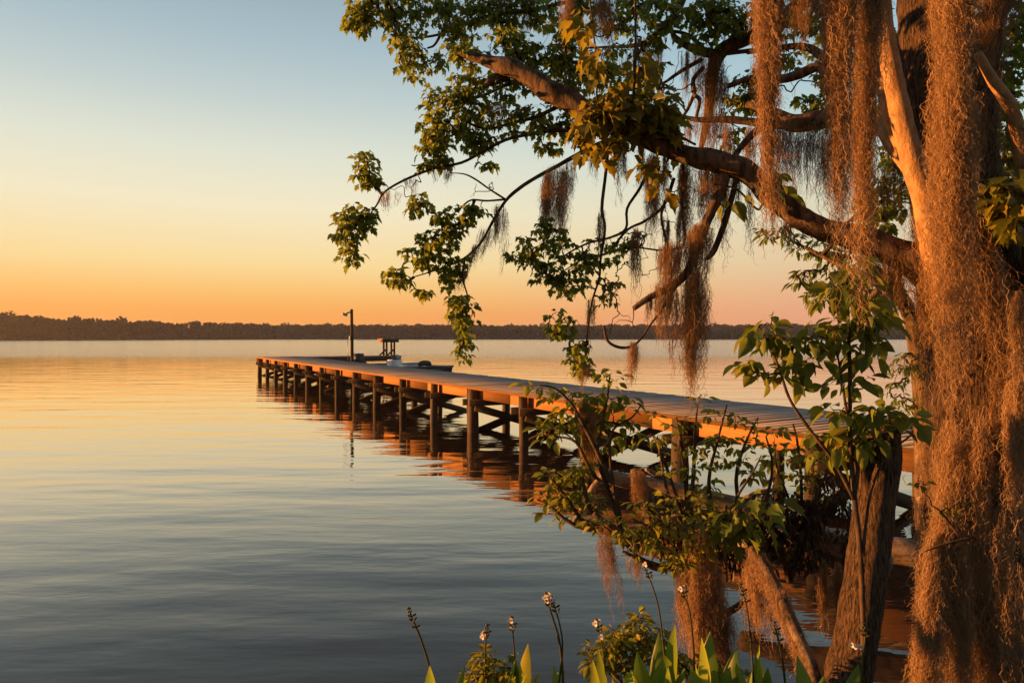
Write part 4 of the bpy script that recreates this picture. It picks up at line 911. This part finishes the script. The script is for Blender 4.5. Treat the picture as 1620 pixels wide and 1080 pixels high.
arrowhead('arrowhead plant with the tallest forked stalk and brightest white blooms', 890, 3.1, [(884, 1052, 16, .05), (893, 1066, 16, .1), (880, 1085, 18, -.1)],
          [([(893, 1150, 2.6), (890, 1060, 2.4), (884, 1010, 2.2), (872, 970, 1.8), (864, 940, 1.2)], 3.1, [(863, 946), (869, 942), (866, 950), (874, 944)], False),
           ([(880, 1120, 1.8), (890, 1030, 1.6), (886, 990, 1.4), (878, 962, 1.2), (874, 950, .9)], 3.1, [(873, 949)], False)])
arrowhead('arrowhead plant with a faint pinkish flower head left of the little bush', 950, 3.4, [(944, 1048, 18, .05), (930, 1066, 16, -.1), (962, 1036, 22, .08), (938, 1085, 20, .0)],
          [([(962, 1140, 1.6), (958, 1060, 1.4), (952, 1015, 1.2), (944, 982, 1)], 3.4, [(942, 987), (948, 984), (951, 1008)], False)])
arrowhead('arrowhead plant with pale upright leaf in front of the little bush', 1040, 3.25, [(1072, 990, 26, .03), (1046, 1030, 30, -.04), (1020, 1046, 26, .08), (990, 1052, 28, -.08), (1060, 1056, 30, .12), (1000, 1076, 24, .0), (1080, 1060, 24, .1), (978, 1040, 26, -.1), (1034, 1004, 24, .05), (1010, 1024, 26, -.05), (964, 1066, 24, -.12)],
          [([(1062, 1140, 1.8), (1050, 1020, 1.6), (1042, 960, 1.4), (1030, 920, 1.2), (1020, 898, .9)], 3.3, [(1021, 893)], False)])
arrowhead('arrowhead plant with the broadest arching dark leaf under the mossy stump', 1130, 3.2, [(1108, 1003, 30, .12), (1150, 1026, 30, .16), (1118, 1050, 34, .0), (1164, 1046, 22, .1), (1092, 1066, 26, -.1), (1140, 1070, 30, .1), (1104, 1036, 26, -.06), (1172, 1064, 26, .15), (1130, 1012, 26, .06)],
          [([(1104, 1150, 2.2), (1098, 1030, 2), (1092, 970, 1.6), (1084, 945, 1.3), (1078, 928, 1)], 3.25, [(1077, 932), (1081, 930)], False)])
arrowhead('arrowhead plant with two bare budded flower stalks left of the slanting snag', 1200, 3.3, [(1200, 1032, 24, .06), (1222, 1042, 22, .12), (1180, 1050, 22, -.08), (1210, 1066, 26, .05), (1190, 1075, 24, 0), (1232, 1062, 24, .15), (1172, 1040, 22, -.1), (1212, 1020, 22, .04)],
          [([(1198, 1150, 1.8), (1190, 1030, 1.6), (1182, 960, 1.4), (1172, 925, 1)], 3.3, [], True),
           ([(1250, 1150, 2), (1240, 1050, 1.8), (1232, 1010, 1.6), (1226, 986, 1.1)], 3.3, [], True)])
arrowhead('arrowhead plant of bright broad leaves in front of the broken trunk', 1310, 3.1, [(1286, 1044, 30, .1), (1300, 1075, 30, .1), (1348, 1054, 22, .14), (1330, 1085, 24, .05)],
          [([(1362, 1140, 2), (1366, 1050, 1.8), (1370, 1010, 1.6), (1367, 988, 1)], 3.2, [(1349, 1021), (1353, 1023), (1362, 1024)], False)])

# ------------------------------------------------------------------ spanish moss
NM = [0]
def moss(label, *parts, group='beards of spanish moss', seed=None):
    """parts: (x0, y0, x1, y1, width px, depth, strands[, dict])"""
    q = parts[0]; mb = MB()
    for pt in parts:
        kw = pt[7] if len(pt) > 7 else {}
        moss_clump(mb, *pt[:7], **kw)
    return tag(mb.build('spanish_moss', M['moss'], None, loc=P(q[0], q[1], q[5])), label, 'moss', group)
V3 = dict(v=.74, wid=.0024, curls=.85, rz=.12)  # lighter strands here and in the next set carry painted sunlight
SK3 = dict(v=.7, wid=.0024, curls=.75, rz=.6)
DK = dict(v=.3, curls=.5)  # darker strands: shade put into the moss colour
moss('thick blunt moss beard hanging from the thin branch left of the vine', (880, 262, 868, 402, 40, 4.93, 200, dict(taper=.2)), (862, 272, 862, 380, 14, 4.93, 40))
moss('short grey moss wisp right beside the thick blunt beard', (908, 252, 906, 312, 26, 4.92, 34, dict(curls=.45)))
moss('thin tapering moss tail hanging under the bend of the left branch', (792, 322, 788, 412, 22, 4.95, 60, dict(v=.35)))
moss('moss fringe along the drooping left branch above its lowest leaves', (770, 360, 752, 412, 34, 4.95, 50, dict(curls=.45)), (752, 388, 735, 435, 34, 4.95, 50, dict(curls=.45)), (728, 415, 724, 465, 22, 4.95, 40))
moss('small frayed moss tuft near the tip of the leftmost branch', (617, 300, 616, 332, 30, 5.1, 36, dict(curls=.5)))
moss('thin moss shred at the middle of the leftmost branch', (652, 280, 652, 308, 22, 5.08, 24, dict(curls=.5)))
moss('loose moss fringe on the leftmost branch, just under its first leaves', (700, 267, 700, 290, 34, 5.05, 40, dict(curls=.5)))
moss('short moss tuft half hidden in the leaves below the broken limb end', (785, 160, 792, 216, 30, 4.98, 70))
moss('ragged moss at the top edge, leftmost of the high tufts', (785, -15, 783, 42, 44, 5.7, 70, DK))
moss('narrow moss beard at the top edge left of the yellow vine', (832, -15, 832, 60, 28, 5.7, 70, DK))
moss('reddish moss beard from the top edge behind the vine leaves', (898, -10, 892, 112, 24, 5.3, 90))
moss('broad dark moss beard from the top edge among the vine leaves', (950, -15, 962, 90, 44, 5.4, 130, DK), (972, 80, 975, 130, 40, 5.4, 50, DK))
moss('short moss beard over the vine, hung from the small crossing branch', (1014, 62, 1016, 142, 26, 5.5, 80, dict(v=.45)))
moss('faint moss wisp under the left end of the vine', (945, 232, 944, 282, 26, 4.85, 40, dict(curls=.45)))
moss('slim moss tail under the vine, left of the two lit beards', (980, 226, 986, 308, 20, 4.85, 60))
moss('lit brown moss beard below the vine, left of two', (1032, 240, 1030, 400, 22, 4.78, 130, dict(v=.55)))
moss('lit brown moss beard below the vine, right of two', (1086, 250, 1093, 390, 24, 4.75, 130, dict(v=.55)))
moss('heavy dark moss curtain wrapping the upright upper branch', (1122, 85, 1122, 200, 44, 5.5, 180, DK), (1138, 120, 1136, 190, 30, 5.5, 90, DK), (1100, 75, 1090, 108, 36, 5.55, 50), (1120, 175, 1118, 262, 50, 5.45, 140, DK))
moss('broad moss curtain just left of the bend in the limb', (1126, 258, 1118, 360, 44, 4.65, 180, dict(v=.4)), (1143, 268, 1146, 345, 18, 4.62, 50), (1160, 275, 1152, 312, 24, 4.6, 40, dict(curls=.5)))
moss('longest moss beard, hanging past the horizon from the broken dead branch', (1108, 352, 1100, 470, 38, 4.55, 200, dict(v=.5)), (1100, 425, 1092, 630, 36, 4.55, 260, dict(taper=.55, v=.45)), (1092, 520, 1090, 640, 14, 4.55, 40))
moss('dense moss clump on the dead branch left of the longest beard', (1062, 382, 1056, 470, 40, 4.55, 200, DK), (1052, 440, 1050, 545, 30, 4.55, 130, dict(v=.5)), (1068, 450, 1066, 580, 10, 4.55, 24))
moss('small neat moss tail left of the dense clump', (1006, 360, 1004, 460, 15, 4.7, 70, DK))
moss('fine moss shred on the tip of the broken dead branch', (1030, 462, 1026, 520, 14, 4.56, 34, DK))
moss('short reddish moss tail in the hanging leaves above the lowest leaf spray', (936, 470, 934, 540, 14, 4.8, 34))
moss('moss fringe trailing under the lowest hanging leaf spray', (925, 575, 922, 618, 30, 4.8, 46))
moss('thin moss tail hung midway on the long bare hanging twig', (952, 330, 950, 420, 12, 4.85, 40, DK))
moss('moss tail on the thin twig right of the small neat tail', (1052, 340, 1050, 420, 13, 4.72, 50, DK))
moss('long narrow moss tail just left of the limb, above the dense clump', (1078, 330, 1072, 420, 14, 4.7, 60))
moss('small moss tassel hanging from the lowest curled twig over the water', (1000, 540, 1000, 606, 20, 4.5, 70, dict(v=.55)))
moss('hair thin moss strand below the limb bend', (1186, 280, 1187, 396, 8, 4.6, 16, dict(curls=.8)))
moss('short wispy moss strands under the limb, right of the hair thin strand', (1222, 312, 1220, 366, 18, 4.55, 18, dict(curls=.8)))
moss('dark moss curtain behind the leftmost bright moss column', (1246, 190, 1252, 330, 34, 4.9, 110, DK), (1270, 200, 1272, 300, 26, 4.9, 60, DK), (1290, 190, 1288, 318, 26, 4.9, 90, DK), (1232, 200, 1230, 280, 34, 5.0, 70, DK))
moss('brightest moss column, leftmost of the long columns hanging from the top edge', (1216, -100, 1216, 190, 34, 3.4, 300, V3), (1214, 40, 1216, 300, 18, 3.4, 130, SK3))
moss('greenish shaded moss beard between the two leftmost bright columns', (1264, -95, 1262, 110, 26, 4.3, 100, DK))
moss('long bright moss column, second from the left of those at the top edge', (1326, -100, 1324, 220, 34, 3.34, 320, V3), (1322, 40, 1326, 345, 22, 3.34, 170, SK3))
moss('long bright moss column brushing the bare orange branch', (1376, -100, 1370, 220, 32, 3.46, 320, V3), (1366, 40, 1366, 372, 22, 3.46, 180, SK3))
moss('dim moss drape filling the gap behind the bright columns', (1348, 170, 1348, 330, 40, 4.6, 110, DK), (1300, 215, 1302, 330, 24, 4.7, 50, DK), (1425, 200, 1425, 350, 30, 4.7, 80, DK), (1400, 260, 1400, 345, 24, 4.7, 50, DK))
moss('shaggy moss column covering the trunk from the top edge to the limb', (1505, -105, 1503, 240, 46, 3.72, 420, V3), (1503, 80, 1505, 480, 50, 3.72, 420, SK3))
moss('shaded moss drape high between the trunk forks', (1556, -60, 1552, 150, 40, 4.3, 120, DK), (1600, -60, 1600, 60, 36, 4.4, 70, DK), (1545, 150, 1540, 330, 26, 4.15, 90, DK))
moss('thin bright moss tassel at the right edge before the fork', (1612, 460, 1608, 640, 16, 3.75, 90, V3), (1606, 600, 1604, 850, 22, 3.75, 130, V3))
moss('short moss tufts under the limb where it joins the trunk', (1408, 395, 1412, 515, 44, 4.35, 150), (1376, 386, 1378, 470, 30, 4.4, 60))
moss('narrow moss tail hugging the trunk below the limb joint', (1458, 440, 1459, 575, 18, 4.28, 80))

moss('thin dark moss tail beside the forked dead stem under the limb', (1142, 262, 1146, 402, 10, 4.62, 34, DK))
moss('hair thin strand below the dense clump, reaching the water line', (1062, 520, 1062, 594, 6, 4.55, 10, DK))
moss('thin moss tail under the limb, directly below the vine', (1052, 238, 1050, 335, 11, 4.8, 44))
moss('short thin moss tail under the vine beside the slim tail', (1014, 228, 1014, 296, 11, 4.85, 36))
moss('wispy moss tail under the limb just right of the broad curtain', (1166, 268, 1164, 335, 12, 4.62, 34))
moss('short moss tuft hanging low under the limb, over the background tree', (1246, 340, 1246, 398, 16, 4.5, 34))
moss('dark moss tail from the level upper branch, left of the bright columns', (1150, 192, 1150, 300, 16, 5.25, 60, DK))
moss('dark ragged moss from the level upper branch, next to its fork', (1186, 200, 1184, 292, 18, 5.1, 70, DK))
moss('dark thin moss tail over the limb behind the vine', (1088, 190, 1090, 250, 14, 5.35, 40, DK))
moss('moss tail from the high crossing branch above the dead upright branch', (1082, 78, 1080, 160, 14, 5.5, 50, DK))
moss('pale moss tail between the vine and the top edge', (1040, 62, 1040, 120, 13, 5.55, 40))
# moss clothing the big trunk: strands rooted all over its sun side
def coat(label, path, n, lmin, lmax, ang0, ang1, lift=.03, z_lo=-9, z_hi=9, v=.6, wid=.0024, curls=.8, follow=1.0, thr=-.9):
    p, r = path; mb = MB(); K = len(p)
    u = rng.uniform(0, K - 1.001, n); i = u.astype(int); f = (u - i)[:, None]
    c = p[i] * (1 - f) + p[i + 1] * f; rr = r[i] * (1 - f[:, 0]) + r[i + 1] * f[:, 0]
    a = rng.uniform(ang0, ang1, n); out = np.stack([np.cos(a), np.sin(a), np.zeros(n)], -1)
    roots = c + out * (rr + lift * rng.uniform(.2, 1.6, n))[:, None]
    # the moss hangs in vertical strips with bare bark between them
    strip = np.array([noise.noise(Vector((math.cos(q) * 2.6 + 3, math.sin(q) * 2.6, h_ * .9))) for q, h_ in zip(a, roots[:, 2])])
    ok = strip > thr
    roots, out, i, rr = roots[ok], out[ok], i[ok], rr[ok]
    tn = unit(p[np.minimum(i + 1, K - 1)] - p[i]); tn = tn * np.sign(-tn[:, 2:3] + 1e-9)
    dr = follow * tn * np.array([1, 1, 0]) + out * rng.uniform(-.02, .10, len(out))[:, None]
    lens = rng.uniform(lmin, lmax, len(out)) * rng.uniform(.5, 1, len(out))
    # tufts: shared lightness over patches
    pv = np.array([noise.noise(Vector(q * 5.0)) for q in roots]) * .25 + v
    moss_strands(mb, roots, lens, dr, .9, curls, wid, K=15, clump_v=pv)
    return tag(mb.build('spanish_moss', M['moss'], None, loc=roots.mean(0)), label, 'moss', 'beards of spanish moss')
pi = math.pi
tp_, tr_ = px_path(*TR['trunk'])
coat('thick shaggy moss coat clothing the big trunk from limb to root', (tp_, tr_), 5600, .14, .7, pi * .72, pi * 1.62, .022, v=.55, thr=.02)
coat('moss coat on the dark fork stem right of the trunk', px_path(*TR['fork']), 900, .1, .4, pi * .7, pi * 1.9, .02, v=.4)
coat('thin moss on the bright leaning root at the right edge', px_path(*TR['root']), 500, .08, .25, pi * .7, pi * 1.7, .015)
moss('bright moss skirt hanging off the left side of the trunk foot', (1508, 660, 1500, 900, 34, 4.0, 240, SK3), (1496, 760, 1480, 1010, 28, 3.95, 200, SK3), (1518, 720, 1516, 1000, 28, 3.95, 160, SK3))
moss('slim moss column left of the trunk foot, reaching the bank', (1474, 840, 1462, 1100, 20, 3.9, 160, SK3), (1474, 960, 1454, 1110, 34, 3.9, 140, SK3))
moss('dim moss drape over the middle of the trunk foot', (1550, 640, 1548, 900, 24, 3.92, 90, SK3), (1522, 860, 1525, 1100, 24, 3.9, 130, SK3), (1576, 800, 1574, 1050, 40, 3.9, 110, SK3), (1600, 880, 1600, 1100, 40, 3.85, 90, SK3))
moss('moss tuft hanging inside the shrub beside the log tip', (928, 628, 936, 760, 24, 5.2, 120))
moss('moss wrapping the leaning stub on the bleached log', (1010, 742, 1018, 825, 24, 5.2, 110))
moss('thin moss tail dangling over the water below the tangled shrub', (955, 826, 982, 955, 18, 4.85, 70))
moss('small moss fringe on the stump arm under the tangled shrub', (1008, 878, 1010, 925, 30, 4.92, 50))
moss('massive orange brown moss beard covering the stump above the arrowheads', (1108, 835, 1104, 1010, 54, 4.75, 300, SK3), (1120, 880, 1125, 1075, 50, 4.75, 280, SK3), (1078, 880, 1084, 990, 24, 4.8, 70, SK3), (1145, 960, 1160, 1070, 30, 4.7, 80))
def along(label, path, n, lmin, lmax, v=.6):
    return coat(label, path, n, lmin, lmax, pi * .6, pi * 2.0, .0, v=v, follow=.85)
along('shaggy orange moss clothing the slanting snag', px_path([(1190, 868, 8), (1215, 905, 9), (1238, 950, 9), (1262, 1005, 10), (1285, 1060, 11), (1300, 1130, 13)], 4.4, 3.6), 900, .07, .28, v=.68)
moss('hanging moss fringe under the upper end of the slanting snag', (1200, 870, 1215, 980, 46, 4.38, 160, SK3), (1236, 930, 1244, 1015, 26, 4.1, 80))
moss('narrow moss tassel hanging below the withered bush', (1304, 885, 1306, 1000, 11, 4.9, 60))
moss('moss tassel beside the left edge of the broken trunk', (1328, 890, 1327, 1010, 15, 4.7, 90))
moss('grey moss on the twig between the stump and the snag', (1192, 946, 1194, 1015, 34, 4.88, 70, DK))

# ------------------------------------------------------------------ the air over the lake
m, nt, out = mat('evening_haze')
vol = nd(nt, 'ShaderNodeVolumePrincipled'); vol.inputs['Color'].default_value = (.82, .86, .92, 1); vol.inputs['Density'].default_value = .00019
vol.inputs['Anisotropy'].default_value = .3
nt.links.new(vol.outputs[0], out.inputs['Volume'])
mb = MB(); obox(mb, (0, 680, 13.0), (1400, 0, 0), (0, 720, 0), (0, 0, 16.5), .5)
tag(mb.build('haze', m), 'thin evening haze over the lake', 'haze', kind='stuff')
